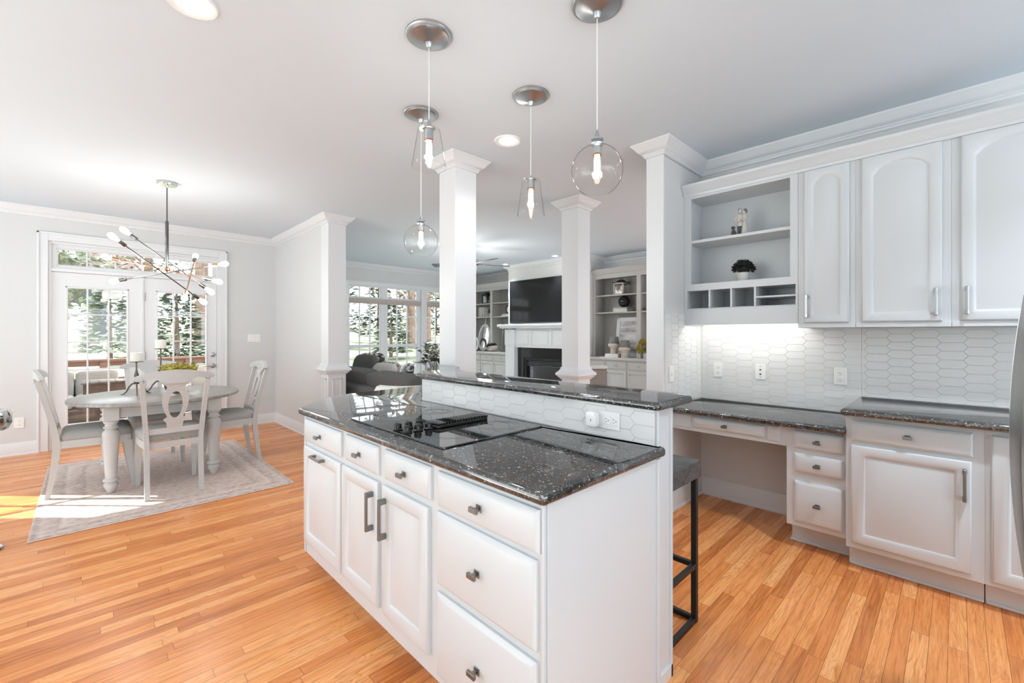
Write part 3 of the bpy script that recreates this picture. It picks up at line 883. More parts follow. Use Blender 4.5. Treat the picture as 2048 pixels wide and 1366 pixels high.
# ------------------------------------------------------------------ island
IX = 0.885
isl = thing('kitchen_island', 'white kitchen island with raised-panel doors and drawers below a black granite worktop', 'island', (1.2, 1.6, 0))
b = B(); b.prism([(IX, 0.785), (1.515, 0.785), (1.515, 2.36), (2.05, 2.92), (2.05, 3.02), (1.31, 2.955), (1.125, 2.87), (IX, 2.575)], 0.115, 0.876)
b.box(0.898, 1.515, 0.778, 0.79, 0.0, 0.876, 0.002)
make('body', b, 'cab', isl)
b = B()
b.prism([(0.985, 0.80), (1.50, 0.80), (1.50, 2.36), (2.03, 2.92), (2.03, 2.98), (1.34, 2.90), (1.18, 2.82), (0.985, 2.60)], 0.0, 0.115)
b.box(0.972, 0.987, 0.80, 2.62, 0, 0.018, 0.006)
make('toe_kick', b, 'cab', isl)
for y0, y1 in ((0.778, 0.788), (2.548, 2.572)):
    b = B(); b.box(IX - 0.004, IX - 0.0002, y0, y1, 0.116, 0.875, 0.001); make('stile', b, 'cab', isl)
b = B()
b.box(1.500, 1.520, 0.766, 0.79, 0.0, 0.874, 0.003)
make('corner_stile', b, 'cab', isl)
for (y0, y1, z0, z1, ky, kz) in ((2.062, 2.54, 0.742, 0.862, 2.30, 0.800), (1.690, 2.010, 0.742, 0.862, 1.85, 0.800), (1.306, 1.636, 0.742, 0.862, 1.47, 0.800), (0.790, 1.262, 0.737, 0.858, 1.03, 0.797), (0.800, 1.266, 0.468, 0.718, 1.04, 0.592), (0.800, 1.266, 0.150, 0.440, 1.04, 0.292)):
    b = B(); slab_front(b, IX, y0, y1, z0, z1); d = make('drawer', b, 'cab', isl)
    knob(IX - 0.02, ky, kz, d)
b = B(); raised_door(b, IX, 2.060, 2.54, 0.190, 0.714); d = make('door', b, 'cab', isl); hbar(IX - 0.02, 2.235, 2.375, 0.690, d)
b = B(); raised_door(b, IX, 1.690, 2.042, 0.190, 0.714); d = make('door', b, 'cab', isl); handle(IX - 0.02, 1.724, 0.508, 0.672, d)
b = B(); raised_door(b, IX, 1.317, 1.647, 0.190, 0.714); d = make('door', b, 'cab', isl); handle(IX - 0.02, 1.614, 0.508, 0.672, d)
# raised half wall carrying the bar top
PW = [(1.521, 0.787), (1.640, 0.787), (1.640, 2.31), (2.05, 2.73), (2.05, 2.915), (1.521, 2.362)]
b = B(); b.prism(PW, 0.0, 1.05)
b.box(1.521, 1.536, 0.778, 0.79, 0.0, 1.05, 0.002); b.box(1.625, 1.640, 0.778, 0.79, 0.0, 1.05, 0.002)
b.box(1.521, 1.640, 0.778, 0.79, 0.0, 0.05, 0.002)
make('half_wall', b, 'cab', isl)
cp = rounded([(0.855, 0.757), (1.545, 0.757), (1.545, 0.7865), (1.5205, 0.7865), (1.5205, 2.363), (2.05, 2.918), (2.05, 3.05), (1.305, 2.99), (1.12, 2.905), (0.862, 2.612)], [0.02, 0.014, 0, 0, 0, 0, 0, 0.03, 0.03, 0.02])
b = B(); b.prism(cp, 0.876, 0.914, 0.016, 4)
make('worktop', b, 'granite', label='long black flecked granite worktop of the island, glass cooktop let into it', cat='worktop')
bp = rounded([(1.485, 0.757), (1.775, 0.757), (1.825, 0.815), (1.835, 2.30), (1.95, 2.56), (2.06, 2.68), (2.075, 2.71), (2.078, 3.02), (1.497, 2.41)], [0.02, 0.03, 0.03, 0.03, 0.02, 0.012, 0.012, 0.0, 0.02])
b = B(); b.prism(bp, 1.05, 1.081, 0.0145, 4)
make('worktop', b, 'granite', label='raised black granite bar top running along the back of the island up to the column', cat='worktop')
b = B(); tiles(b, lambda u, v, d: (1.521 - d, u, v), 0.79, 2.36, 0.9155, 1.049, uo=1.2265, vo=0.985 - 0.026)
make('tile_backsplash', b, smooth=0, label='low strip of white picket tiles below the raised bar top on the island', cat='tiling')

# cooktop
ct = thing('cooktop', 'black glass downdraft cooktop with six knobs set into the island worktop', 'cooktop', (1.197, 1.69, 0.914))
b = B(); b.prism(rounded([(0.925, 1.302), (1.468, 1.302), (1.468, 2.078), (0.925, 2.078)], 0.012), 0.9142, 0.922, 0.002, 1); make('glass_top', b, 'black_glass', ct)
for (x, y, r) in ((1.07, 1.445, 0.075), (1.33, 1.445, 0.095), (1.07, 1.93, 0.095), (1.33, 1.93, 0.075)):
    for rr in (r, r * 0.8):
        b = B(); b.lathe([(rr - 0.0012, 0.9222), (rr, 0.9222), (rr, 0.9226), (rr - 0.0012, 0.9226)], c=(x, y, 0), seg=40, cap0=False, cap1=False); make('burner_ring', b, 'ring_mark', ct)
b = B(); b.use('black')
b.prism(rounded([(1.085, 1.572), (1.385, 1.572), (1.385, 1.678), (1.085, 1.678)], 0.02), 0.922, 0.934, 0.003, 1)
b.use('black_glass')
for k in range(14):
    x = 1.150 + k * 0.0158
    b.bar([(x, 1.580, 0.939), (x, 1.670, 0.939)], 0.0065, 0.010)
b.use('black'); b.box(1.092, 1.142, 1.576, 1.674, 0.9342, 0.944, 0.006, 2); b.box(1.366, 1.382, 1.576, 1.674, 0.9342, 0.944, 0.004, 2)
make('vent_grille', b, None, ct)
for x in (0.956, 1.008, 1.062):
    for y in (1.602, 1.676):
        b = B(); b.lathe([(0.020, 0.922), (0.021, 0.926), (0.017, 0.930), (0.0165, 0.946), (0.013, 0.950), (0.0, 0.950)], c=(x, y, 0), seg=18)
        b.box(x - 0.003, x + 0.003, y - 0.018, y + 0.018, 0.930, 0.953, 0.002)
        make('knob', b, 'black', ct)

# socket plate with plug-in on the island splash
def outlet(name, f, w, h, label, duplex=True, cat='socket', horiz=False):
    """f(u, v, d): wall-plane mapping centred on the plate"""
    def bx(bb, u0, u1, v0, v1, d0, d1, bev=0.001):
        p, q = f(u0, v0, d0), f(u1, v1, d1)
        bb.box(p[0], q[0], p[1], q[1], p[2], q[2], bev)
    c = f(0, -h / 2, 0)
    t = thing(name, label, cat, c)
    b = B(); bx(b, -w / 2, w / 2, -h / 2, h / 2, 0.0, 0.007, 0.003); make('plate', b, 'plastic', t)
    return t, bx
def duplex(t, bx, us, vs, rot=False):
    for u in us:
        for v in vs:
            b = B()
            hw, hv = (0.015, 0.0165) if rot else (0.0165, 0.014)
            bx(b, u - hw, u + hw, v - hv, v + hv, 0.006, 0.0095, 0.004); r = make('receptacle', b, 'plastic', t)
            s = B()
            for du in (-0.006, 0.006):
                if rot: bx(s, u - 0.006, u + 0.002, v + du - 0.001, v + du + 0.001, 0.009, 0.0100, 0)
                else: bx(s, u + du - 0.001, u + du + 0.001, v - 0.002, v + 0.006, 0.009, 0.0100, 0)
            if rot: bx(s, u + 0.007, u + 0.011, v - 0.002, v + 0.002, 0.009, 0.0100, 0)
            else: bx(s, u - 0.002, u + 0.002, v - 0.009, v - 0.005, 0.009, 0.0100, 0)
            make('slots', s, 'slot', r, smooth=0)
t, bx = outlet('wall_socket', lambda u, v, d: (1.5145 - d, 1.012 - u, 0.984 + v), 0.150, 0.074, 'double socket plate laid sideways on the island splash tiles')
duplex(t, bx, (0.018, 0.054), (0.0,), True)
pg = thing('plug_in_device', 'white rounded plug-in night light in the island socket', 'plug', (1.49, 1.045, 0.95))
b = B(); b.blob((1.486, 1.048, 0.984), (0.022, 0.026, 0.034), 0.5, M=Rz(0.0)); make('housing', b, 'plastic', pg)
b = B(); b.box(1.4665, 1.469, 1.052, 1.056, 0.978, 0.990, 0.001); b.box(1.4635, 1.466, 1.040, 1.043, 0.978, 0.990, 0.001); make('sensor_slots', b, 'slot', pg)

# ------------------------------------------------------------------ desk and base cabinets on the kitchen wall
t = thing('desk_cabinet', 'white three-drawer desk cabinet under the low granite desk top', 'cabinet', (3.4, 0.60, 0))
b = B(); b.box(3.14, KX - 0.002, 0.452, 0.752, 0.148, 0.757, 0.002); make('body', b, 'cab', t)
b = B(); b.box(3.275, KX - 0.02, 0.452, 0.752, 0, 0.148); b.box(3.262, 3.276, 0.452, 0.765, 0, 0.018, 0.006); b.box(3.262, 3.6, 0.752, 0.764, 0, 0.018, 0.004); make('toe_kick', b, 'cab', t)
for z0, z1, kz in ((0.632, 0.738, 0.682), (0.488, 0.599, 0.540), (0.180, 0.430, 0.302)):
    b = B(); slab_front(b, 3.14, 0.462, 0.708, z0, z1); d = make('drawer', b, 'cab', t); knob(3.12, 0.588, kz, d)
t = thing('desk_apron', 'white apron with shallow pencil drawer over the desk kneehole', 'desk apron', (3.3, 1.13, 0.63))
b = B(); b.box(3.14, 3.162, 0.752, SY - 0.002, 0.630, 0.757, 0.002); b.box(3.134, 3.142, 0.79, 0.86, 0.65, 0.745, 0.003); b.box(3.134, 3.142, 1.352, 1.50, 0.65, 0.745, 0.003); make('front_board', b, 'cab', t)
b = B(); slab_front(b, 3.14, 0.874, 1.338, 0.662, 0.738); d = make('drawer', b, 'cab', t); knob(3.12, 1.113, 0.699, d)
b = B(); b.prism([(3.078, 0.450), (KX - 0.002, 0.450), (KX - 0.002, SY - 0.002), (3.078, SY - 0.002)], 0.757, 0.795, 0.014, 3)
make('worktop', b, 'granite', label='low black granite desk top between the short wall and the taller cabinet', cat='worktop')

def base_cab(name_label, y0, y1, doors):
    t = thing('base_cabinet', name_label, 'cabinet', (3.4, (y0 + y1) / 2, 0))
    b = B(); b.box(3.10, KX - 0.002, y0, y1, 0.125, 0.876, 0.002); make('body', b, 'cab', t)
    b = B(); b.box(3.185, KX - 0.02, y0, y1 - 0.004, 0, 0.125); b.box(3.172, 3.187, y0, y1 - 0.004, 0, 0.018, 0.006); make('toe_kick', b, 'cab', t)
    return t
t = base_cab('white base cabinet with one wide drawer above a square raised-panel door', -0.090, 0.448, 1)
b = B(); slab_front(b, 3.10, -0.050, 0.420, 0.730, 0.848); d = make('drawer', b, 'cab', t); knob(3.08, 0.186, 0.789, d)
b = B(); raised_door(b, 3.10, -0.046, 0.422, 0.160, 0.708); d = make('door', b, 'cab', t); handle(3.08, -0.022, 0.515, 0.672, d)
t = base_cab('white base cabinet half hidden by the steel refrigerator at the right edge', -0.60, -0.090, 1)
b = B(); raised_door(b, 3.10, -0.570, -0.112, 0.150, 0.848); d = make('door', b, 'cab', t); handle(3.08, -0.54, 0.60, 0.76, d)
b = B(); b.prism(rounded([(3.03, -1.05), (KX - 0.002, -1.05), (KX - 0.002, 0.466), (3.03, 0.466)], [0, 0, 0, 0.025]), 0.8762, 0.914, 0.016, 3)
make('worktop', b, 'granite', label='black granite worktop on the base cabinets next to the refrigerator', cat='worktop')
t = thing('base_cabinet', 'white base cabinet out of sight behind the refrigerator', 'cabinet', (3.4, -0.83, 0))
b = B(); b.box(3.10, KX - 0.002, -1.05, -0.60, 0.0, 0.876, 0.002); make('body', b, 'cab', t)

b = B()
tiles(b, lambda u, v, d: (KX - d, u, v), -0.9, 0.449, 0.9155, 1.3715, uo=1.229, vo=1.176)
tiles(b, lambda u, v, d: (KX - d, u, v), 0.449, SY - 0.001, 0.7965, 1.402, uo=1.229, vo=1.176)
make('tile_backsplash', b, smooth=0, label='tall white picket tile splashback on the kitchen wall below the upper cabinets', cat='tiling')
b = B(); tiles(b, lambda u, v, d: (u, SY - d, v), 3.045, KX - 0.007, 0.7965, 1.505, uo=3.15, vo=1.176)
make('tile_backsplash', b, smooth=0, label='narrow white picket tile panel on the short wall left of the desk', cat='tiling')
for (y, z, lab) in ((1.369, 1.040, 'white socket plate on the tiles nearest the desk corner'), (0.563, 1.042, 'white socket plate on the tiles above the taller worktop end')):
    t, bx = outlet('wall_socket', lambda u, v, d, y=y, z=z: (KX - 0.006 - d, y - u, z + v), 0.074, 0.118, lab)
    duplex(t, bx, (0.0,), (0.021, -0.021))
t, bx = outlet('phone_plate', lambda u, v, d: (KX - 0.006 - d, 1.057 - u, 1.041 + v), 0.074, 0.118, 'white wall plate with two round jacks between the two sockets', cat='wall plate')
for z in (1.058, 1.024):
    b = B(); b.lathe([(0.006, 0), (0.006, 0.004), (0.0, 0.004)], M=Tr(KX - 0.013, 1.057, z) @ Ry(-PI / 2), seg=12); make('jack', b, 'slot', t)
for z in (1.082, 1.000):
    b = B(); b.lathe([(0.003, 0), (0.003, 0.002), (0.0, 0.002)], M=Tr(KX - 0.013, 1.057, z) @ Ry(-PI / 2), seg=10); make('screw', b, 'slot', t)
t, bx = outlet('light_switch', lambda u, v, d: (3.140 + u, SY - 0.006 - d, 1.030 + v), 0.074, 0.120, 'white switch plate on the narrow tiled wall above the bar end', cat='light switch')
b = B(); bx(b, -0.006, 0.006, -0.012, 0.012, 0.006, 0.014, 0.002); make('toggle', b, 'plastic', t)

# ------------------------------------------------------------------ upper cabinets
UX = 3.375
t = thing('open_shelf_cabinet', 'white open shelf cabinet with pigeonholes mounted above the desk', 'cabinet', (3.54, 1.125, 1.402))
ya, yb = 0.742, SY - 0.002
b = B()
X2 = UX + 0.016
b.box(X2, KX - 0.002, yb - 0.018, yb, 1.403, 2.404); b.box(X2, KX - 0.002, ya, ya + 0.018, 1.403, 2.404)
b.box(KX - 0.02, KX - 0.003, ya + 0.018, yb - 0.018, 1.53, 2.404)
b.box(X2, KX - 0.02, ya + 0.018, yb - 0.018, 2.385, 2.404); b.box(X2, KX - 0.02, ya + 0.018, yb - 0.018, 1.668, 1.712); b.box(X2 + 0.003, KX - 0.02, ya + 0.018, yb - 0.018, 1.515, 1.530)
make('carcass', b, 'cab', t)
b = B()
for q in ((yb - 0.056, yb, 1.716, 2.378), (ya, ya + 0.045, 1.716, 2.378), (ya, yb, 2.378, 2.405), (ya, yb, 1.664, 1.716), (yb - 0.026, yb, 1.402, 1.664), (ya, ya + 0.012, 1.402, 1.664)):
    b.box(UX - 0.004, UX + 0.015, q[0], q[1], q[2], q[3])
make('face_frame', b, 'cab', t)
b = B(); b.box(UX + 0.006, KX - 0.02, ya + 0.018, yb - 0.018, 2.034, 2.056, 0.002); make('shelf', b, 'cab', t)
b = B(); b.box(UX + 0.002, KX - 0.02, ya + 0.012, 0.998, 1.585, 1.597, 0.001); make('shelf', b, 'cab', t)
for y in (1.317, 1.162, 1.003):
    b = B(); b.box(UX + 0.001, KX - 0.02, y - 0.006, y + 0.006, 1.528, 1.668, 0.001); make('divider', b, 'cab', t)
b = B(); b.box(UX - 0.002, UX + 0.018, ya + 0.006, yb - 0.02, 1.402, 1.522, 0.002); make('valance', b, 'cab', t)
for z in [1.76 + 0.032 * k for k in range(18)]:
    if abs(z - 2.045) > 0.02:
        b = B(); b.box(KX - 0.075, KX - 0.070, yb - 0.0185, yb - 0.0175, z, z + 0.005); make('peg_hole', b, 'slot', t, smooth=0)

def upper(label, y0, y1, d0, d1, hy):
    t = thing('wall_cabinet', label, 'cabinet', (3.54, (y0 + y1) / 2, 1.372))
    b = B(); b.box(UX, KX - 0.002, y0, y1, 1.372, 2.405, 0.001); b.box(UX - 0.004, UX + 0.01, y0 + 0.0005, y1 - 0.0005, 1.372, 1.40, 0.002); make('body', b, 'cab', t)
    b = B(); raised_door(b, UX, d0, d1, 1.405, 2.392, fr=0.046 if d1 - d0 < 0.3 else 0.05, arch=0.055 if d1 - d0 < 0.3 else 0.062, t=0.021); d = make('door', b, 'cab', t)
    handle(UX - 0.021, hy, 1.436, 1.586, d, 'nickel', 0.012)
upper('narrow white wall cabinet with an arched panel door beside the open shelves', 0.440, 0.7415, 0.470, 0.706, 0.689)
upper('wider white wall cabinet with arched door, its handle at the lower right', 0.026, 0.4395, 0.062, 0.410, 0.086)
upper('white arched wall cabinet at the right edge of the photo, handle at left', -0.44, 0.0255, -0.41, -0.010, -0.033)
b = B()
prof = [(0.0, 2.395), (0.008, 2.395), (0.012, 2.412), (0.020, 2.418), (0.026, 2.436), (0.046, 2.458), (0.052, 2.464), (0.056, 2.476), (0.056, 2.482), (0.0, 2.482)]
b.sweep([(UX - 0.004, -0.44), (UX - 0.004, SY - 0.004)], prof); b.box(UX - 0.004, KX - 0.003, -0.44, SY - 0.004, 2.4055, 2.474)
make('cabinet_cornice', b, 'cab', label='stepped white cornice along the top of the upper cabinets', cat='cornice')
t = thing('under_cabinet_light', 'slim lit strip light under the open shelf cabinet, hidden behind its valance', 'light', (3.50, 1.12, 1.49))
b = B(); b.box(3.48, 3.53, 0.78, 1.47, 1.497, 1.5148, 0.003); make('housing', b, 'plastic', t)
b = B(); b.box(3.485, 3.525, 0.79, 1.46, 1.490, 1.4965); make('diffuser', b, 'led', t)

# things on the open shelves
def leafball(b, c, r, n, L, w, zs=0.8, low=-0.3):
    for i in range(n):
        z = random.uniform(low, 1); a = random.uniform(0, 2 * PI); q = math.sqrt(max(0, 1 - z * z)); k = random.uniform(0.72, 1.0)
        d = Vector((q * math.cos(a), q * math.sin(a), z))
        p = Vector(c) + Vector((d.x * r * k, d.y * r * k, d.z * r * k * zs))
        dd = (d + Vector((random.uniform(-.8, .8), random.uniform(-.8, .8), random.uniform(-.4, .9)))).normalized()
        b.leaf(p, dd, (random.uniform(-1, 1), random.uniform(-1, 1), random.uniform(-1, 1)), L * random.uniform(.7, 1.2), w)
t = thing('potted_plant', 'small dark boxwood ball in a white pot on the lower open shelf', 'plant', (3.50, 1.117, 1.7125))
b = B(); b.lathe([(0.034, 1.7125), (0.036, 1.715), (0.046, 1.782), (0.046, 1.786), (0.041, 1.786), (0.039, 1.77), (0.0, 1.77)], c=(3.50, 1.117, 0), seg=24); make('pot', b, 'pot_white', t)
b = B(); b.blob((3.50, 1.117, 1.815), (0.045, 0.045, 0.04), 1.0); leafball(b, (3.50, 1.117, 1.812), 0.068, 520, 0.022, 0.013, 0.92); make('foliage', b, 'leaf_dark', t, smooth=0)
t = thing('figurine', 'small figurine of an embracing couple on the upper open shelf', 'figurine', (3.50, 1.128, 2.056))
fx = 3.50
b = B()
my = 1.140
b.tube([(fx, my, 2.135), (fx, my, 2.165), (fx, my, 2.20), (fx, my, 2.222), (fx, my, 2.232)], [0.019, 0.021, 0.024, 0.020, 0.009], 12)
b.tube([(fx - 0.004, my + 0.020, 2.222), (fx - 0.012, my + 0.030, 2.185), (fx - 0.026, my + 0.012, 2.165), (fx - 0.030, my - 0.012, 2.168)], [0.009, 0.009, 0.008, 0.006], 8)
b.blob((fx, my - 0.002, 2.249), (0.014, 0.013, 0.018), 0.9, 12, 8)
m1 = make('man', b, 'cream', t)
b = B()
b.tube([(fx - 0.004, my + 0.010, 2.058), (fx, my + 0.010, 2.10), (fx, my + 0.009, 2.145)], [0.009, 0.010, 0.013], 10)
b.tube([(fx + 0.002, my - 0.009, 2.058), (fx, my - 0.009, 2.10), (fx, my - 0.008, 2.145)], [0.009, 0.010, 0.013], 10)
make('trousers', b, 'dark_resin', m1)
b = B(); b.blob((fx + 0.003, my + 0.001, 2.256), (0.0145, 0.0135, 0.014), 0.9, 12, 8); make('hair', b, 'mid_resin', m1)
b = B()
wy = 1.108
b.lathe([(0.026, 2.056), (0.025, 2.07), (0.020, 2.11), (0.015, 2.15), (0.013, 2.175), (0.017, 2.20), (0.015, 2.215), (0.007, 2.224), (0.007, 2.230)], c=(fx, wy, 0), seg=16)
b.tube([(fx - 0.002, wy - 0.016, 2.212), (fx - 0.014, wy - 0.022, 2.185), (fx - 0.022, wy, 2.172), (fx - 0.024, wy + 0.02, 2.19)], [0.007, 0.007, 0.006, 0.005], 8)
b.blob((fx, wy + 0.004, 2.241), (0.013, 0.012, 0.016), 0.9, 12, 8)
w1 = make('woman', b, 'cream', t)
b = B(); b.blob((fx + 0.002, wy - 0.002, 2.247), (0.0145, 0.0145, 0.015), 0.9, 12, 8); b.blob((fx + 0.004, wy - 0.010, 2.238), (0.009, 0.008, 0.012), 0.9, 10, 6); make('hair', b, 'mid_resin', w1)
t = tag(thing('figurine', None, None, (3.495, 1.184, 2.056)), 'tiny grey sitting dog figurine left of the couple figurine', 'figurine')
b = B(); dy = 1.184
b.tube([(3.50, dy - 0.006, 2.062), (3.498, dy - 0.004, 2.085), (3.494, dy, 2.108), (3.492, dy + 0.002, 2.122)], [0.017, 0.016, 0.011, 0.007], 10)
b.tube([(3.486, dy + 0.006, 2.105), (3.484, dy + 0.009, 2.075), (3.482, dy + 0.011, 2.0575)], [0.006, 0.005, 0.005], 8)
b.tube([(3.488, dy - 0.008, 2.105), (3.486, dy - 0.008, 2.075), (3.484, dy - 0.008, 2.0575)], [0.006, 0.005, 0.005], 8)
b.blob((3.490, dy + 0.003, 2.132), (0.012, 0.011, 0.010), 0.9, 10, 8); b.tube([(3.484, dy + 0.004, 2.130), (3.473, dy + 0.009, 2.127)], [0.006, 0.004], 8)
b.blob((3.495, dy + 0.013, 2.130), (0.005, 0.003, 0.009), 0.9, 8, 6); b.blob((3.492, dy - 0.009, 2.130), (0.005, 0.003, 0.009), 0.9, 8, 6)
b.tube([(3.512, dy - 0.012, 2.060), (3.515, dy - 0.026, 2.062)], [0.005, 0.003], 6)
make('body', b, 'dark_resin', t)

# ------------------------------------------------------------------ refrigerator at the right edge
t = thing('refrigerator', 'brushed stainless refrigerator with bowed door at the right edge of the photo', 'refrigerator', (1.87, -0.6, 0))
b = B(); b.box(1.44, 2.30, -0.95, -0.30, 0.02, 1.78, 0.006); make('body', b, 'dark_nickel', t)
def fy(z): return -0.1225 - (z - 0.985) ** 2 / 7.2
lp = []
zs = [0.06 + k * (1.78 - 0.06) / 24 for k in range(25)]
def bowed(x0, x1, push=0.0):
    b = B(); L = []
    for z in zs:
        y = fy(z) + push; e = 0.012
        L.append([(x0, -0.295, z), (x1, -0.295, z), (x1, y - e, z), (x1 - e * 0.3, y - e * 0.3, z), (x1 - e, y, z), (x0 + e, y, z), (x0 + e * 0.3, y - e * 0.3, z), (x0, y - e, z)])
    b.loops(L); return b
make('door', bowed(1.44, 1.872), 'steel', t)
make('door', bowed(1.878, 2.282), 'steel', t)
b = B(); L = []
for z in zs:
    y = fy(z); L.append([(2.284, -0.295, z), (2.300, -0.295, z), (2.300, y - 0.006, z), (2.296, y - 0.0005, z), (2.286, y - 0.0005, z), (2.284, y - 0.006, z)])
b.loops(L); make('door_edge_trim', b, 'chrome', t)

# ------------------------------------------------------------------ bar stool behind the island
t = thing('bar_stool', 'bar stool with charcoal wood seat and black metal frame behind the island end', 'stool', (1.88, 1.04, 0))
x0, x1, y0, y1 = 1.715, 2.045, 0.838, 1.24
b = B(); b.box(x0, x1, y0, y1, 0.668, 0.748, 0.003)
b.box(x0 + 0.04, x1 - 0.04, y0 + 0.0395, y0 + 0.0405, 0.747, 0.7485)
make('seat', b, 'stool_wood', t)
for x in (x0 + 0.012, x1 - 0.037):
    for y in (y0 + 0.005, y1 - 0.03):
        b = B(); b.box(x, x + 0.025, y, y + 0.025, 0.0, 0.668, 0.002); make('leg', b, 'black_metal', t)
for z in (0.012, 0.262):
    for q in ((x0 + 0.037, x1 - 0.037, y0 + 0.006, y0 + 0.028), (x0 + 0.037, x1 - 0.037, y1 - 0.028, y1 - 0.006)):
        b = B(); b.box(q[0], q[1], q[2], q[3], z - 0.011, z + 0.011, 0.002); make('foot_rail', b, 'black_metal', t)
    for x in (x0 + 0.013, x1 - 0.036):
        b = B(); b.box(x, x + 0.023, y0 + 0.03, y1 - 0.03, z - 0.011, z + 0.011, 0.002); make('foot_rail', b, 'black_metal', t)

# ------------------------------------------------------------------ pendants and recessed lamps
def lamp_light(parent, p, w, r=0.02):
    ld = bpy.data.lights.new('bulb_or_fill_light', 'POINT'); ld.energy = w; ld.shadow_soft_size = r; ld.color = (1.0, 0.97, 0.92)
    o = _link(bpy.data.objects.new('bulb_or_fill_light', ld)); o.parent = parent; o.location = Vector(p) - ORG[parent.name]
    return o
def pendant(label, x, y, ztop, zsh, zbot, kind):
    t = thing('pendant_lamp', label, 'pendant lamp', (x, y, zbot), 'glass pendant lamps over the island')
    b = B(); b.lathe([(0.010, CE - 0.062), (0.014, CE - 0.056), (0.018, CE - 0.040), (0.060, CE - 0.026), (0.088, CE - 0.018), (0.092, CE - 0.016), (0.092, CE - 0.010), (0.104, CE - 0.010), (0.108, CE - 0.006), (0.108, CE - 0.0005)], c=(x, y, 0), seg=40); make('canopy', b, 'nickel', t)
    b = B(); b.tube([(x, y, CE - 0.06), (x, y, ztop)], 0.0022, 8); make('cord', b, 'plastic', t)
    b = B()
    if kind == 'globe':
        b.lathe([(0.018, zsh - 0.035), (0.018, zsh - 0.005), (0.026, zsh), (0.028, zsh + 0.008), (0.016, zsh + 0.014), (0.027, zsh + 0.022), (0.027, zsh + 0.028), (0.012, zsh + 0.036), (0.007, ztop - 0.01), (0.005, ztop)], c=(x, y, 0), seg=24)
    else:
        b.lathe([(0.021, zsh - 0.05), (0.021, zsh - 0.004), (0.030, zsh), (0.030, zsh + 0.004), (0.016, zsh + 0.01), (0.008, ztop - 0.012), (0.005, ztop)], c=(x, y, 0), seg=24)
    so = make('socket', b, 'nickel', t)
    b = B(); zc = zsh - (0.035 if kind == 'globe' else 0.05)
    b.lathe([(0.0185 if kind == 'globe' else 0.0205, zc - 0.008), (0.0185 if kind == 'globe' else 0.0205, zc)], c=(x, y, 0), seg=20); make('copper_ring', b, 'copper', so)
    b = B()
    b.lathe([(0.004, zc - 0.105), (0.010, zc - 0.095), (0.0135, zc - 0.075), (0.0135, zc - 0.03), (0.011, zc - 0.009)], c=(x, y, 0), seg=16); make('bulb', b, 'bulb', t)
    lamp_light(t, (x, y, zc - 0.052), 3.5)
    b = B()
    if kind == 'globe':
        h = zsh - zbot; r = h * 0.515; zm = zsh - r * 0.97
        pr = []
        for k in range(25):
            a = math.radians(14 + (180 - 14 - 36) * k / 24)
            pr.append((r * math.sin(a), zm + r * math.cos(a)))
        b.lathe(pr, c=(x, y, 0), seg=40, cap0=False, cap1=False)
        b.lathe([(pr[-1][0], pr[-1][1]), (pr[-1][0] - 0.003, pr[-1][1] - 0.001), (pr[-1][0] - 0.003, pr[-1][1] + 0.002)], c=(x, y, 0), seg=40, cap0=False, cap1=False)
    else:
        rt, rb = 0.052, 0.081
        pr = [(0.020, zsh), (rt - 0.006, zsh), (rt, zsh - 0.006), (rb, zbot + 0.002), (rb - 0.001, zbot), (rb - 0.004, zbot + 0.001)]
        b.lathe(pr, c=(x, y, 0), seg=40, cap0=False, cap1=False)
    make('glass_shade', b, 'lamp_glass', t)
pendant('cone-glass pendant lamp hanging nearest the dining table, second from the front', 1.162, 1.749, 2.345, 2.300, 2.120, 'cone')
pendant('round glass globe pendant lamp farthest from the camera, left of the first column', 1.540, 2.409, 2.085, 2.030, 1.822, 'globe')
pendant('small cone-glass pendant lamp hanging between the two columns', 1.889, 1.771, 2.270, 2.245, 2.031, 'cone')
pendant('large round glass globe pendant lamp, nearest to the camera at upper right', 1.567, 1.081, 2.205, 2.138, 1.926, 'globe')
def downlight(x, y, label, r=0.095, w=14.0, cone=2.4):
    t = thing('recessed_light', label, 'ceiling light', (x, y, CE - 0.012), 'recessed ceiling lamps')
    b = B(); b.lathe([(r * 0.62, CE - 0.004), (r * 0.66, CE - 0.007), (r * 0.96, CE - 0.010), (r, CE - 0.006), (r, CE - 0.0006)], c=(x, y, 0), seg=40, cap0=False, cap1=False); make('trim_ring', b, 'plastic', t)
    b = B(); b.lathe([(r * 0.64, CE - 0.005), (r * 0.64, CE - 0.001)], c=(x, y, 0), seg=36); make('lens', b, 'downlight', t)
    ld = bpy.data.lights.new('downlight_beam', 'SPOT'); ld.energy = w; ld.spot_size = cone; ld.spot_blend = 0.8; ld.shadow_soft_size = 0.06; ld.color = (0.90, 0.965, 1.06)
    o = _link(bpy.data.objects.new('downlight_beam', ld)); o.parent = t; o.location = (0, 0, -0.01)
    return t
downlight(0.326, 2.287, 'round recessed ceiling lamp cut by the top edge of the photo')
downlight(2.207, 2.303, 'round recessed ceiling lamp above the bar between the pendants')
downlight(2.35, -0.45, 'added recessed fill lamp behind the camera, out of sight', w=75.0, cone=1.95)  # unseen lamp, added to brighten the base cabinets

# ------------------------------------------------------------------ dining area
ZR = 0.0085
b = B(); b.box(-0.265, 1.337, 4.135, 6.365, 0.0, 0.008, 0.003); make('rug', b, 'rug', label='faded pinkish beige patterned rug under the dining table', cat='rug')

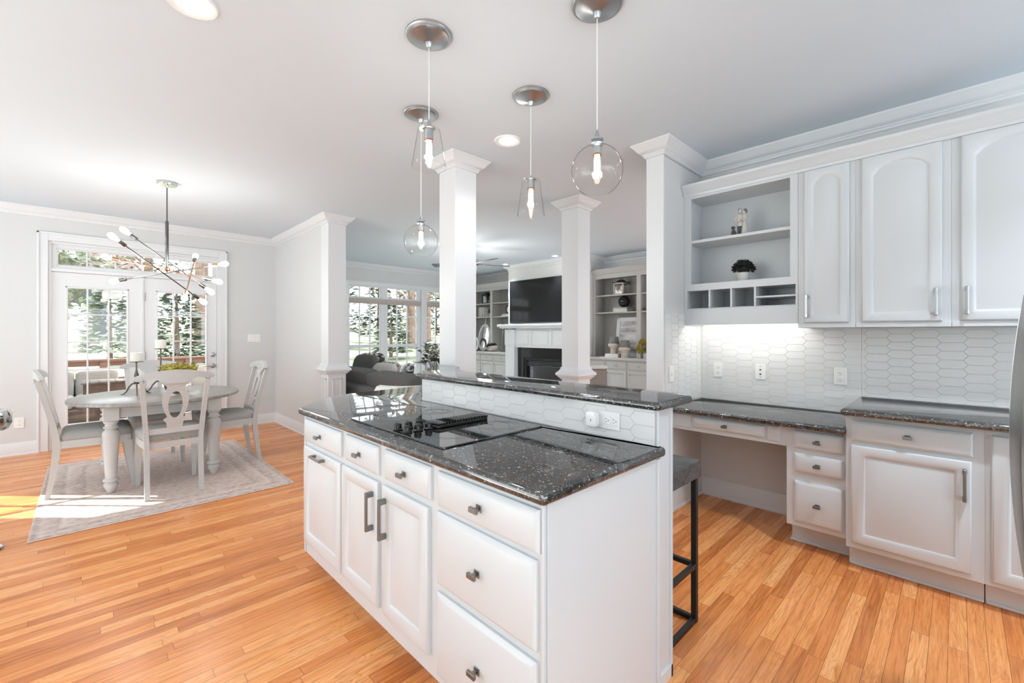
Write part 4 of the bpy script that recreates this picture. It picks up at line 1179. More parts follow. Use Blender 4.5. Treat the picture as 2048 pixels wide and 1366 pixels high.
# table
TX, TY = 0.515, 5.36
t = thing('dining_table', 'oval dining table with grey-washed top and turned white legs', 'table', (TX, TY, ZR))
b = B()
def ell(rx, ry, z, n=64): return [(TX + rx * math.cos(2 * PI * i / n), TY + ry * math.sin(2 * PI * i / n), z) for i in range(n)]
b.loops([ell(0.610, 0.630, 0.726), ell(0.632, 0.652, 0.728), ell(0.641, 0.661, 0.734), ell(0.641, 0.661, 0.752), ell(0.638, 0.658, 0.757), ell(0.632, 0.652, 0.760)]); make('table_top', b, 'tabletop', t)
b = B()
for q in ((TX - 0.33, TX + 0.33, TY - 0.432, TY - 0.408), (TX - 0.33, TX + 0.33, TY + 0.408, TY + 0.432), (TX - 0.38, TX - 0.356, TY - 0.38, TY + 0.38), (TX + 0.356, TX + 0.38, TY - 0.38, TY + 0.38)):
    b.box(q[0], q[1], q[2], q[3], 0.625, 0.726, 0.003)
make('apron', b, 'chair', t)
LEG = [(0.018, ZR), (0.024, 0.012), (0.030, 0.03), (0.046, 0.062), (0.049, 0.078), (0.040, 0.092), (0.034, 0.098), (0.050, 0.106), (0.054, 0.114), (0.050, 0.124), (0.036, 0.134), (0.038, 0.15), (0.048, 0.34), (0.056, 0.485), (0.057, 0.505), (0.050, 0.522), (0.036, 0.533), (0.036, 0.540), (0.049, 0.548), (0.051, 0.556), (0.040, 0.566), (0.038, 0.580), (0.048, 0.592), (0.050, 0.602), (0.044, 0.612)]
for sx in (-1, 1):
    for sy in (-1, 1):
        x, y = TX + sx * 0.360, TY + sy * 0.412
        b = B(); b.lathe(LEG, c=(x, y, 0), seg=28); b.box(x - 0.052, x + 0.052, y - 0.052, y + 0.052, 0.608, 0.726, 0.004); make('leg', b, 'chair', t)

# chair, built facing +Y at the origin
def back_y(z):
    if z <= 0.45: return -0.200 - 0.052 * ((0.45 - z) / 0.45) ** 1.7
    return -0.200 - 0.118 * ((z - 0.45) / 0.55) ** 1.25
def build_chair(label):
    t = thing('dining_chair', label, 'chair', (0, 0, 0), 'painted dining chairs around the table')
    for s in (-1, 1):
        b = B()
        zs = [0.0, 0.06, 0.14, 0.24, 0.34, 0.42, 0.50, 0.60, 0.72, 0.84, 0.95]
        pts = [(s * (0.178 + 0.035 * max(0, (z - 0.45) / 0.5)), back_y(z), z) for z in zs]
        b.bar(pts, [0.032, 0.033, 0.036, 0.042, 0.046, 0.046, 0.042, 0.038, 0.035, 0.034, 0.034], [0.034, 0.034, 0.034, 0.034, 0.034, 0.034, 0.033, 0.032, 0.032, 0.032, 0.032], up=(1, 0, 0))
        lg = make('rear_post', b, 'chair', t)
        b = B()
        for z in (0.943, 0.962):
            b.lathe([(0.009, 0), (0.008, 0.004), (0.004, 0.007), (0.0, 0.007)], M=Tr(s * 0.213, back_y(0.95) - 0.0165, z) @ Rx(PI / 2), seg=12)
        make('bolt_caps', b, 'chair', lg)
    for s in (-1, 1):
        b = B()
        b.bar([(s * 0.198, 0.232, 0.40), (s * 0.199, 0.238, 0.32), (s * 0.200, 0.250, 0.20), (s * 0.200, 0.266, 0.09), (s * 0.200, 0.276, 0.0)], [0.056, 0.052, 0.044, 0.036, 0.030], [0.05, 0.046, 0.04, 0.034, 0.03], up=(1, 0, 0)); make('front_leg', b, 'chair', t)
    b = B()
    b.bar([(-0.175, -0.190, 0.415), (0.175, -0.190, 0.415)], 0.024, 0.052)
    for s in (-1, 1):
        b.bar([(s * 0.178, -0.19, 0.42), (s * 0.198, 0.0, 0.42), (s * 0.212, 0.235, 0.42)], 0.024, 0.062)
    b.bar([(-0.212, 0.240, 0.42), (-0.10, 0.258, 0.42), (0.10, 0.258, 0.42), (0.212, 0.240, 0.42)], 0.024, 0.062); make('seat_frame', b, 'chair', t)
    b = B(); LP = []
    n = 9
    out = rounded([(-0.190, -0.180), (0.190, -0.180), (0.234, 0.266), (-0.234, 0.266)], [0.03, 0.03, 0.06, 0.06], 5)
    for z, k in ((0.448, 0.975), (0.460, 1.0), (0.482, 1.008), (0.502, 0.985), (0.516, 0.93), (0.526, 0.82), (0.534, 0.62), (0.538, 0.36), (0.539, 0.10)):
        LP.append([(x * k, 0.04 + (y - 0.04) * k, z) for x, y in out])
    b.loops(LP); make('seat_cushion', b, 'upholstery', t)
    # crest rail, bowed in plan, rounded ends
    b = B(); LP = []
    N_ = 32
    for k in range(N_ + 1):
        x = -0.268 + 0.536 * k / N_; a = abs(x) / 0.268
        zt = 1.032 - 0.045 * a ** 2.0; 
        zb = 0.925 + 0.040 * min(1, max(0, (abs(x) - 0.075) / 0.06)) - 0.022 * max(0, (abs(x) - 0.135) / 0.133)
        if a > 0.84:
            q = (a - 0.84) / 0.16; c = math.sqrt(max(0, 1 - q * q)); zm = (zt + zb) / 2 ; zt = zm + (zt - zm) * max(c, 0.08); zb = zm + (zb - zm) * max(c, 0.08)
        y = back_y(0.97) - 0.012 + 0.045 * a * a
        LP.append([(x, y - 0.013, zb), (x, y + 0.013, zb), (x, y + 0.010, zt), (x, y - 0.016, zt)])
    b.loops(LP); make('crest_rail', b, 'chair', t)
    # pierced splat
    b = B()
    pr = [(0.548, 0.052), (0.575, 0.052), (0.600, 0.058), (0.612, 0.072), (0.628, 0.076), (0.636, 0.062), (0.644, 0.052), (0.66, 0.058), (0.70, 0.074), (0.74, 0.083), (0.79, 0.088), (0.825, 0.086), (0.85, 0.076), (0.872, 0.060), (0.89, 0.058), (0.905, 0.066), (0.918, 0.084), (0.932, 0.10)]
    def wat(z):
        for (z0, w0), (z1, w1) in zip(pr[:-1], pr[1:]):
            if z0 <= z <= z1: return w0 + (w1 - w0) * (z - z0) / (z1 - z0)
        return pr[-1][1]
    zs = sorted(set([p[0] for p in pr] + [0.745 + 0.112 * math.sin(-PI / 2 + PI * k / 16) for k in range(17)]))
    for s in (-1, 1):
        LP = []
        for z in zs:
            q = (z - 0.745) / 0.112
            h = 0.048 * math.sqrt(max(0, 1 - q * q)) if abs(q) < 1 else 0.0
            y = back_y(z) + 0.002 - 0.010 * math.sin(max(0, min(1, (z - 0.54) / 0.42)) * PI)
            w = wat(z)
            LP.append([(s * h, y - 0.009, z), (s * w, y - 0.009, z), (s * w, y + 0.009, z), (s * h, y + 0.009, z)])
        b.loops(LP)
    make('splat', b, 'chair', t)
    b = B(); b.bar([(-0.180, back_y(0.53), 0.531), (0.180, back_y(0.53), 0.531)], 0.020, 0.042); make('back_rail', b, 'chair', t)
    return t
ch = build_chair('painted dining chair nearest the camera, seen from behind its pierced back')
ch.location = (0.530, 4.745, ZR)
dup(ch, (0.525, 5.915, ZR), PI, 'painted dining chair on the far side of the table, by the French doors')
dup(ch, (0.035, 5.275, ZR), -PI / 2, 'painted dining chair at the left end of the table, sunlight on its seat')
dup(ch, (1.062, 5.311, ZR), PI / 2 + 0.02, 'painted dining chair at the right end of the table, near the room corner')

# centrepiece
t = thing('planter_bowl', 'footed dark bowl heaped with olive moss in the middle of the dining table', 'centrepiece', (0.655, 5.33, 0.7605))
b = B(); b.lathe([(0.075, 0.7605), (0.078, 0.768), (0.030, 0.778), (0.024, 0.80), (0.030, 0.842), (0.060, 0.862), (0.120, 0.89), (0.155, 0.935), (0.160, 0.962), (0.152, 0.962), (0.14, 0.94), (0.0, 0.93)], c=(0.655, 5.33, 0), seg=36); make('bowl', b, 'bronze', t)
b = B(); b.blob((0.655, 5.33, 0.965), (0.145, 0.145, 0.055), 0.9)
for i in range(60):
    a = random.uniform(0, 2 * PI); r = 0.145 * math.sqrt(random.random()); s = random.uniform(0.018, 0.034)
    b.blob((0.655 + r * math.cos(a), 5.33 + r * math.sin(a), 0.975 + 0.05 * (1 - (r / 0.16) ** 2)), (s, s, s * 0.7), 1.0, 10, 6)
make('moss', b, 'moss', t)
b = B()
for i in range(70):
    a = random.uniform(0, 2 * PI); r = 0.15 * math.sqrt(random.random())
    b.leaf((0.655 + r * math.cos(a), 5.33 + r * math.sin(a), 1.0 + 0.03 * (1 - r / 0.15)), (random.uniform(-1, 1), random.uniform(-1, 1), random.uniform(0.1, 1)), (random.uniform(-1, 1), random.uniform(-1, 1), 0.3), 0.05, 0.014)
make('dried_leaves', b, 'leaf_yellow', t, smooth=0)
def candle_holder(x, y, zc, label, lab2, tw=0.0):
    t = thing('candle_holder', label, 'candle holder', (x, y, 0.7605), 'bronze candle holders on the dining table')
    b = B(); b.lathe([(0.010, 0.86), (0.018, 0.872), (0.021, 0.90), (0.015, 0.925), (0.019, 0.94), (0.012, 0.965), (0.007, 0.99), (0.006, zc - 0.01), (0.014, zc - 0.005), (0.050, zc - 0.003), (0.052, zc + 0.001), (0.0, zc + 0.001)], c=(x, y, 0), seg=20); st = make('stem', b, 'bronze', t)
    for k in range(3):
        a = tw + k * 2 * PI / 3
        b = B(); ca, sa = math.cos(a), math.sin(a)
        b.tube([(x + ca * r, y + sa * r, z) for r, z in ((0.004, 0.868), (0.035, 0.862), (0.062, 0.83), (0.080, 0.79), (0.105, 0.7665), (0.125, 0.7655))], [0.008, 0.007, 0.006, 0.0055, 0.005, 0.0035], 8); make('foot', b, 'bronze', t)
    b = B()
    b.lathe([(0.043, zc + 0.0015), (0.045, zc + 0.004), (0.045, zc + 0.082), (0.042, zc + 0.085), (0.02, zc + 0.083), (0.0, zc + 0.082)], c=(x, y, 0), seg=28)
    c = thing('pillar_candle', lab2, 'candle', (x, y, zc + 0.0015), 'pillar candles on bronze holders')
    make('wax', b, 'wax', c)
    b = B(); b.tube([(x, y, zc + 0.08), (x + 0.001, y, zc + 0.094)], 0.0012, 6); make('wick', b, 'slot', c)
candle_holder(0.345, 5.40, 1.070, 'shorter bronze candle holder left of the moss bowl', 'ivory pillar candle on the shorter, left-hand holder', 2.6)
candle_holder(0.535, 5.52, 1.185, 'taller bronze candle holder behind the moss bowl', 'ivory pillar candle on the taller holder against the door glass', 0.9)

# sputnik chandelier
RT = Vector((math.cos(YAW), -math.sin(YAW), 0)); FW = Vector((math.sin(YAW), math.cos(YAW), 0))
HX, HY_, HZ = 0.547, 5.168, 1.951
t = thing('chandelier', 'chrome and copper rod chandelier with ten lit bulbs over the dining table', 'chandelier', (HX, HY_, 1.60))
b = B(); b.lathe([(0.074, CE - 0.026), (0.078, CE - 0.022), (0.078, CE - 0.0006)], c=(HX, HY_, 0), seg=36); b.lathe([(0.008, CE - 0.05), (0.012, CE - 0.026)], c=(HX, HY_, 0), seg=16); make('canopy', b, 'chrome', t)
b = B(); b.tube([(HX, HY_, CE - 0.03), (HX, HY_, 2.38)], 0.0055, 10); b.lathe([(0.0065, 1.93), (0.0135, 1.955), (0.0135, 2.375), (0.0115, 2.385), (0.006, 2.386)], c=(HX, HY_, 0), seg=18); make('stem', b, 'dark_chrome', t)
b = B(); b.lathe([(0.008, 1.912), (0.012, 1.918), (0.024, 1.925), (0.024, 1.945), (0.014, 1.955)], c=(HX, HY_, 0), seg=20); make('hub', b, 'copper', t)
rods = [((-0.300, -0.16, 0.365), (0.270, 0.22, -0.195), 'dark_chrome', 'dark_chrome', 'dark_chrome'), ((-0.250, -0.34, 0.280), (0.075, 0.40, -0.265), 'dark_chrome', 'dark_chrome', 'dark_chrome'), ((-0.530, -0.10, 0.112), (0.405, 0.14, -0.100), 'copper', 'copper', 'dark_chrome'), ((-0.565, 0.05, -0.105), (0.520, 0.06, 0.066), 'dark_chrome', 'dark_chrome', 'copper'), ((-0.070, 0.48, 0.200), (0.345, -0.22, -0.315), 'copper', 'dark_chrome', 'copper')]
for e1, e2, mr, m1, m2 in rods:
    P1 = Vector((HX, HY_, HZ - 0.02)) + RT * e1[0] * (1 + e1[1] / 4.08) + FW * e1[1] + Vector((0, 0, e1[2] * (1 + e1[1] / 4.08)))
    P2 = Vector((HX, HY_, HZ - 0.02)) + RT * e2[0] * (1 + e2[1] / 4.08) + FW * e2[1] + Vector((0, 0, e2[2] * (1 + e2[1] / 4.08)))
    d = (P2 - P1).normalized()
    b = B(); b.tube([P1 + d * 0.13, P2 - d * 0.13], 0.0052, 10); arm = make('arm', b, mr, t)
    for P, dd, ms in ((P1, -d, m1), (P2, d, m2)):
        Q = P - dd * 0.085
        b = B(); b.tube([Q - dd * 0.06, Q - dd * 0.058, Q - dd * 0.004, Q], [0.010, 0.0165, 0.0165, 0.015], 14); make('socket', b, ms, arm)
        b = B(); b.tube([Q, Q + dd * 0.015, Q + dd * 0.04, Q + dd * 0.065, Q + dd * 0.082, Q + dd * 0.092], [0.012, 0.015, 0.024, 0.0265, 0.020, 0.006], 14); make('bulb', b, 'bulb_cool', arm)

for dx in (-0.35, 0.35):
    lamp_light(t, (HX + dx * 0.7, HY_ - dx * 0.7, HZ - 0.02), 5.0, 0.12)

# plates on the dining wall
t, bx = outlet('light_switch', lambda u, v, d: (1.770 + u, DY - d, 1.265 + v), 0.165, 0.116, 'white triple switch plate on the grey wall right of the French doors', cat='light switch')
for u in (-0.046, 0.0, 0.046):
    b = B(); bx(b, u - 0.016, u + 0.016, -0.033, 0.033, 0.006, 0.0105, 0.002); make('rocker', b, 'plastic', t)
t, bx = outlet('wall_socket', lambda u, v, d: (-0.517 + u, DY - d, 0.353 + v), 0.074, 0.118, 'white socket plate low on the wall left of the French doors')
duplex(t, bx, (0.0,), (0.021, -0.021))

# polished steel stool whose seat just enters at the left edge
t = thing('round_stool', 'polished steel round stool, only its seat rim showing at the left edge', 'stool', (-0.508, 4.17, 0))
sx_, sy_ = -0.508, 4.17
b = B(); b.lathe([(0.140, 0.735), (0.166, 0.742), (0.181, 0.78), (0.180, 0.83), (0.168, 0.858), (0.150, 0.860), (0.125, 0.845), (0.09, 0.815), (0.04, 0.80), (0.0, 0.80)], c=(sx_, sy_, 0), seg=48); make('seat', b, 'chrome', t)
b = B(); b.lathe([(0.14, 0.0), (0.145, 0.008), (0.13, 0.016), (0.05, 0.030), (0.028, 0.05), (0.026, 0.715), (0.05, 0.732), (0.10, 0.7348)], c=(sx_, sy_, 0), seg=36); make('pedestal', b, 'chrome', t)
b = B(); b.lathe([(0.120 + 0.011 * math.cos(a), 0.27 + 0.011 * math.sin(a)) for a in [2 * PI * k / 10 for k in range(11)]], c=(sx_, sy_, 0), seg=32, cap0=False, cap1=False); b.tube([(sx_ - 0.12, sy_, 0.27), (sx_ + 0.12, sy_, 0.27)], 0.007, 8); make('foot_ring', b, 'chrome', t)

# ------------------------------------------------------------------ living room
FX = 6.35
t = thing('fireplace', 'white mantelpiece with black granite surround and black louvred firebox', 'fireplace', (6.25, 5.61, 0))
b = B(); b.prism(rounded([(6.07, 4.60), (FX, 4.60), (FX, 6.66), (6.07, 6.66)], [0.01, 0, 0, 0.01]), 1.468, 1.520, 0.012, 2)
b.box(6.10, FX, 4.64, 6.62, 1.440, 1.470, 0.008); make('mantel_shelf', b, 'trim', t)
b = B(); b.box(6.25, FX, 4.94, 6.28, 1.085, 1.44)
for y in (5.35, 5.87):
    b.box(6.232, 6.2495, y - 0.035, y + 0.035, 1.10, 1.43, 0.003)
for y0, y1 in ((4.99, 5.29), (5.41, 5.81), (5.93, 6.23)):
    b.box(6.241, 6.2495, y0, y1, 1.13, 1.40, 0.004)
b.box(6.235, 6.26, 4.95, 6.27, 1.0555, 1.0845, 0.004); make('frieze', b, 'trim', t)
for y0, y1 in ((4.67, 4.93), (6.29, 6.55)):
    b = B(); b.box(6.21, FX, y0, y1, 0, 1.10, 0.003); b.box(6.20, FX, y0 - 0.008, y1 + 0.008, 1.10, 1.42, 0.004); b.box(6.19, FX, y0 - 0.014, y1 + 0.014, 0, 0.18, 0.005); b.box(6.203, 6.215, y0 + 0.05, y1 - 0.05, 0.24, 1.05, 0.003); make('pilaster', b, 'trim', t)
b = B()
for q in ((4.94, 5.10, 0, 1.055), (6.12, 6.285, 0, 1.055), (5.10, 6.12, 0.86, 1.055)):
    b.box(6.315, FX, q[0], q[1], q[2], q[3], 0.002)
make('granite_surround', b, 'slate', t)
fb = thing('x', None, None, (0, 0, 0)); bpy.data.objects.remove(fb)
b = B()
for q in ((5.102, 5.16, 0, 0.858), (6.06, 6.118, 0, 0.858), (5.16, 6.06, 0.80, 0.858)):
    b.box(6.33, 6.40, q[0], q[1], q[2], q[3], 0.003)
b.box(6.42, 6.70, 5.12, 6.10, 0, 0.02)
ins = make('firebox_frame', b, 'black_metal', t)
b = B()
for k in range(4):
    z = 0.690 + k * 0.028; b.bar([(6.36, 5.16, z), (6.36, 6.06, z)], 0.034, 0.008, up=(0.5, 0, 1))
make('louvres', b, 'dark_nickel', ins)
b = B(); b.box(6.385, 6.390, 5.16, 6.06, 0.02, 0.675); make('glass_front', b, 'black_glass', ins)
t = thing('television', 'large black flat television on the wall above the mantel', 'television', (6.30, 5.72, 1.545))
b = B(); b.box(6.285, 6.335, 4.96, 6.50, 1.548, 2.408, 0.006); make('case', b, 'black', t)
b = B(); b.box(6.2835, 6.286, 4.972, 6.488, 1.562, 2.398); make('screen', b, 'tv', t, smooth=0)
b = B(); b.box(6.335, 6.3495, 5.5, 5.95, 1.8, 2.1); make('wall_mount', b, 'black_metal', t)

def builtin(name_label, y0, y1, mid, tops, divs, shelves):
    t = thing('built_in_bookcase', name_label, 'bookcase', (6.65, (y0 + y1) / 2, 0), 'grey built-in bookcases flanking the fireplace')
    xb = 6.948
    b = B(); b.box(6.42, xb, y0, y1, 0.10, 0.882, 0.002); b.box(6.50, xb, y0, y1, 0, 0.10); make('base', b, 'builtin', t)
    b = B(); b.box(6.385, xb, y0, y1, 0.882, 0.926, 0.008, 2); make('counter', b, 'builtin', t)
    ys = [y0] + divs + [y1]
    for a, c in zip(ys[:-1], ys[1:]):
        b = B(); slab_front(b, 6.42, a + 0.018, c - 0.018, 0.735, 0.858, 0.018); d = make('drawer', b, 'builtin', t)
        b = B(); b.blob((6.388, (a + c) / 2, 0.797), (0.012, 0.028, 0.010), 0.8, 12, 8); b.tube([(6.402, (a + c) / 2, 0.797), (6.39, (a + c) / 2, 0.797)], 0.005, 8); make('knob', b, 'nickel', d)
        b = B(); raised_door(b, 6.42, a + 0.018, c - 0.018, 0.13, 0.708, 0.05, 0.018); d = make('door', b, 'builtin', t)
        b = B(); b.blob((6.390, c - 0.045, 0.665), (0.010, 0.010, 0.022), 0.8, 12, 8); b.tube([(6.402, c - 0.045, 0.665), (6.39, c - 0.045, 0.665)], 0.004, 8); make('knob', b, 'nickel', d)
    b = B()
    for q in ((y0, y0 + 0.05), (mid - 0.038, mid + 0.038), (y1 - 0.05, y1)):
        b.box(6.60, 6.622, q[0], q[1], 0.926, 2.308)
    b.box(6.60, 6.622, y0, y1, 2.308, 2.399)
    for q in (y0 + 0.0005, mid - 0.012, y1 - 0.0245):
        b.box(6.6222, xb, q, q + 0.024, 0.9265, 2.398)
    b.box(6.6222, xb - 0.001, y0 + 0.025, mid - 0.0125, 2.38, 2.398); b.box(6.6222, xb - 0.001, mid + 0.0125, y1 - 0.025, 2.38, 2.398); make('upper_case', b, 'builtin', t)
    b = B(); b.box(6.925, xb - 0.002, y0 + 0.026, mid - 0.013, 0.927, 2.379); b.box(6.925, xb - 0.002, mid + 0.013, y1 - 0.026, 0.927, 2.379)
    k = y0 + 0.09
    while k < y1 - 0.11:
        if not (mid - 0.1 < k < mid + 0.02):
            b.box(6.9222, 6.9249, k, k + 0.082, 0.928, 2.378)
        k += 0.088
    make('beadboard_back', b, 'builtin_back', t)
    b = B(); b.sweep([(6.60, y0), (6.60, y1)], [(0.0, 2.385), (0.012, 2.39), (0.02, 2.41), (0.05, 2.455), (0.055, 2.468), (0.055, 2.476), (0.0, 2.476)]); b.box(6.601, xb, y0 + 0.001, y1 - 0.001, 2.4005, 2.47); make('cornice', b, 'builtin', t)
    for z in shelves:
        for a, c in ((y0 + 0.026, mid - 0.014), (mid + 0.014, y1 - 0.026)):
            b = B(); b.box(6.625, 6.922, a, c, z - 0.022, z, 0.002); make('shelf', b, 'builtin', t)
    return t
builtin('grey built-in bookcase left of the fireplace, seen between the two columns', 6.605, 8.30, 7.425, 0, [7.14, 7.57, 7.98], (2.030, 1.722))
builtin('grey built-in bookcase right of the fireplace, seen beside the kitchen wall end', 2.90, 4.645, 3.73, 0, [3.40, 3.83, 4.25], (2.018, 1.712))

def book(label, x0, x1, y0, y1, z0, z1, axis, cover='paper', rot=0.0, group=None):
    """axis: the thin direction, 'y' standing, 'z' lying"""
    t = thing('book', label, 'book', ((x0 + x1) / 2, (y0 + y1) / 2, z0), group)
    o = B(); p = B(); c = 0.003
    if axis == 'y':
        o.box(x0, x1, y0, y0 + c, z0, z1, 0.0008); o.box(x0, x1, y1 - c, y1, z0, z1, 0.0008); o.box(x0, x0 + c, y0, y1, z0, z1, 0.0008); p.box(x0 + c, x1 - 0.004, y0 + c, y1 - c, z0 + 0.003, z1 - 0.004)
    else:
        o.box(x0, x1, y0, y1, z0, z0 + c, 0.0008); o.box(x0, x1, y0, y1, z1 - c, z1, 0.0008); o.box(x0, x0 + c, y0, y1, z0, z1, 0.0008); p.box(x0 + c, x1 - 0.004, y0 + 0.004, y1 - 0.004, z0 + c, z1 - c)
    make('cover', o, cover, t); make('pages', p, 'pages', t)
    if rot: t.rotation_euler = (rot, 0, 0)
    return t
def lantern(label, x, y, z0, w, h, mbody, mroof, group=None):
    t = thing('lantern', label, 'lantern', (x, y, z0))
    b = B(); s = w * 0.11
    for sx in (-1, 1):
        for sy in (-1, 1):
            b.box(x + sx * (w / 2 - s / 2) - s / 2, x + sx * (w / 2 - s / 2) + s / 2, y + sy * (w / 2 - s / 2) - s / 2, y + sy * (w / 2 - s / 2) + s / 2, z0, z0 + h * 0.74, 0.002)
    b.box(x - w / 2, x + w / 2, y - w / 2, y + w / 2, z0, z0 + h * 0.06, 0.002); b.box(x - w / 2, x + w / 2, y - w / 2, y + w / 2, z0 + h * 0.66, z0 + h * 0.75, 0.002); make('frame', b, mbody, t)
    b = B(); b.box(x - w * 0.42, x + w * 0.42, y - w * 0.42, y + w * 0.42, z0 + h * 0.06, z0 + h * 0.66); make('glass', b, 'vase_glass', t, smooth=0)
    b = B(); r = w * 0.78
    b.loops([[(x + sx * w * k, y + sy * w * k, z0 + h * q) for sx, sy in ((-1, -1), (1, -1), (1, 1), (-1, 1))] for k, q in ((0.58, 0.745), (0.58, 0.765), (0.30, 0.84), (0.28, 0.88), (0.24, 0.88), (0.22, 0.92))])
    b.tube([(x, y - w * 0.18, z0 + h * 0.91), (x, y - w * 0.15, z0 + h * 0.97), (x, y, z0 + h), (x, y + w * 0.15, z0 + h * 0.97), (x, y + w * 0.18, z0 + h * 0.91)], 0.006, 8); make('roof', b, mroof, t)
    b = B(); b.lathe([(w * 0.2, z0 + h * 0.062), (w * 0.2, z0 + h * 0.32), (0, z0 + h * 0.32)], c=(x, y, 0), seg=16); make('candle', b, 'wax', t)
    return t
# left bookcase
lantern('black metal lantern on the top shelf of the left bookcase', 6.74, 7.705, 2.0305, 0.20, 0.275, 'black_metal', 'black_metal')
book('white book standing at the left of the three on the left bookcase', 6.66, 6.84, 7.905, 7.935, 1.7225, 1.955, 'y', group='books standing on the left bookcase')
book('white book standing in the middle of the three on the left bookcase', 6.66, 6.84, 7.845, 7.872, 1.7225, 1.950, 'y', group='books standing on the left bookcase')
bk = book('white book leaning at the right of the three on the left bookcase', 6.66, 6.83, 7.770, 7.795, 1.7225, 1.950, 'y', group='books standing on the left bookcase'); bk.location = (6.745, 7.760, 1.7233); bk.rotation_euler = (-0.16, 0, 0)
t = thing('photo_frame', 'black picture frame with floral print behind the small pot on the left bookcase', 'picture frame', (6.84, 7.63, 1.7225))
b = B(); b.box(6.86, 6.88, 7.53, 7.72, 1.7225, 1.955, 0.004); make('frame', b, 'black', t)
b = B(); b.box(6.857, 6.861, 7.545, 7.705, 1.74, 1.94); make('print', b, 'floral_fabric', t)
t = thing('potted_plant', 'tiny plant in a white pot before the black frame on the left bookcase', 'plant', (6.76, 7.61, 1.7225))
b = B(); b.lathe([(0.034, 1.7225), (0.042, 1.79), (0.038, 1.79), (0.0, 1.78)], c=(6.76, 7.61, 0), seg=20); make('pot', b, 'pot_white', t)
b = B(); leafball(b, (6.76, 7.61, 1.835), 0.06, 120, 0.04, 0.016); make('foliage', b, 'leaf_olive', t, smooth=0)
book('lower white book lying flat under the round clock on the left bookcase', 6.66, 6.88, 6.78, 7.16, 1.7225, 1.750, 'z', group='books lying under the round clock')
book('upper grey book lying flat under the round clock on the left bookcase', 6.67, 6.87, 6.80, 7.14, 1.7503, 1.775, 'z', 'pages', group='books lying under the round clock')
t = thing('round_clock', 'round black-rimmed clock standing on flat books in the left bookcase', 'clock', (6.76, 7.00, 1.7753))
MM = Tr(6.76, 7.00, 1.871) @ Ry(-PI / 2)
b = B(); b.lathe([(0.075, -0.02), (0.095, -0.02), (0.095, 0.02), (0.088, 0.024), (0.078, 0.012), (0.075, 0.012)], M=MM, seg=36, cap0=False, cap1=False); make('rim', b, 'black_metal', t)
b = B(); b.lathe([(0.076, -0.015), (0.076, 0.008)], M=MM, seg=32); b.use('paper'); make('face', b, 'paper', t)
b = B(); b.bar([(6.749, 7.00, 1.871), (6.749, 7.00, 1.925)], 0.005, 0.003, up=(1, 0, 0)); b.bar([(6.749, 7.00, 1.871), (6.749, 6.965, 1.885)], 0.006, 0.003, up=(1, 0, 0)); make('hands', b, 'black', t)
def oval_mirror(label, x, y, z0, ry, rz, ring, lean, handle_=True, glass=True):
    t = thing('hand_mirror' if handle_ else 'oval_ring', label, 'mirror' if handle_ else 'ornament', (x, y, z0))
    M = Tr(x, y, z0) @ Ry(lean)
    b = B(); n = 48; LP = []
    for k in range(n):
        a = 2 * PI * k / n
        c = Vector((0, math.cos(a) * ry, rz + math.sin(a) * rz)); d = Vector((0, math.cos(a), math.sin(a)))
        LP.append([M @ (c + d * q + Vector((w, 0, 0))) for q, w in ((0, -0.012), (-ring * 0.5, -0.022), (-ring, -0.012), (-ring, 0.008), (0, 0.008))])
    LP.append(LP[0]); b.loops(LP, cap0=False, cap1=False); bmesh.ops.remove_doubles(b.bm, verts=b.bm.verts, dist=1e-5)
    fr = make('frame', b, 'trim', t)
    if glass:
        b = B(); b.loops([[M @ Vector((w, math.cos(2 * PI * k / n) * (ry - ring * 0.9), rz + math.sin(2 * PI * k / n) * (rz - ring * 0.9))) for k in range(n)] for w in (-0.008, 0.004)]); make('glass', b, 'mirror', t, smooth=30)
    if handle_:
        b = B(); b.tube([M @ Vector((-0.003, 0, 2 * rz - 0.01)), M @ Vector((-0.003, 0, 2 * rz + 0.02)), M @ Vector((-0.003, 0, 2 * rz + 0.10)), M @ Vector((-0.003, 0, 2 * rz + 0.135))], [0.03, 0.016, 0.011, 0.013], 12); make('handle', b, 'trim', fr)
oval_mirror('large white oval hand mirror leaning in the left bookcase', 6.70, 7.83, 0.9265, 0.215, 0.32, 0.055, 0.13)
oval_mirror('white oval ring ornament at the far left of the bookcase counter', 6.58, 7.98, 0.9265, 0.13, 0.165, 0.06, 0.10, False, False)
t = thing('dough_bowl', 'pale wooden bowl with dark greenery on the left bookcase counter', 'bowl', (6.55, 7.34, 0.9265))
b = B(); LP = []
for r, z in ((0.05, 0.9265), (0.09, 0.932), (0.15, 0.97), (0.185, 1.02), (0.19, 1.045), (0.175, 1.045), (0.14, 0.985), (0.06, 0.955)):
    LP.append([(6.55 + 0.62 * r * math.cos(2 * PI * k / 32), 7.34 + 1.1 * r * math.sin(2 * PI * k / 32), z + 0.025 * abs(math.sin(2 * PI * k / 32)) * (r / 0.19) ** 2) for k in range(32)])
b.loops(LP); make('bowl', b, 'pale_wood', t)
b = B(); leafball(b, (6.55, 7.34, 1.035), 0.11, 160, 0.06, 0.025, 0.5); make('greenery', b, 'leaf_dark', t, smooth=0)
t = thing('glass_jug', 'tall clear glass demijohn on the counter next to the mantelpiece', 'vase', (6.62, 6.93, 0.9265))
b = B(); b.lathe([(0.12, 0.9265), (0.15, 0.94), (0.165, 1.02), (0.155, 1.18), (0.115, 1.38), (0.085, 1.48), (0.078, 1.58), (0.095, 1.64), (0.09, 1.645), (0.074, 1.58), (0.08, 1.48), (0.11, 1.38), (0.15, 1.18), (0.159, 1.02), (0.145, 0.946), (0.0, 0.94)], c=(6.62, 6.93, 0), seg=36); make('body', b, 'vase_glass', t)
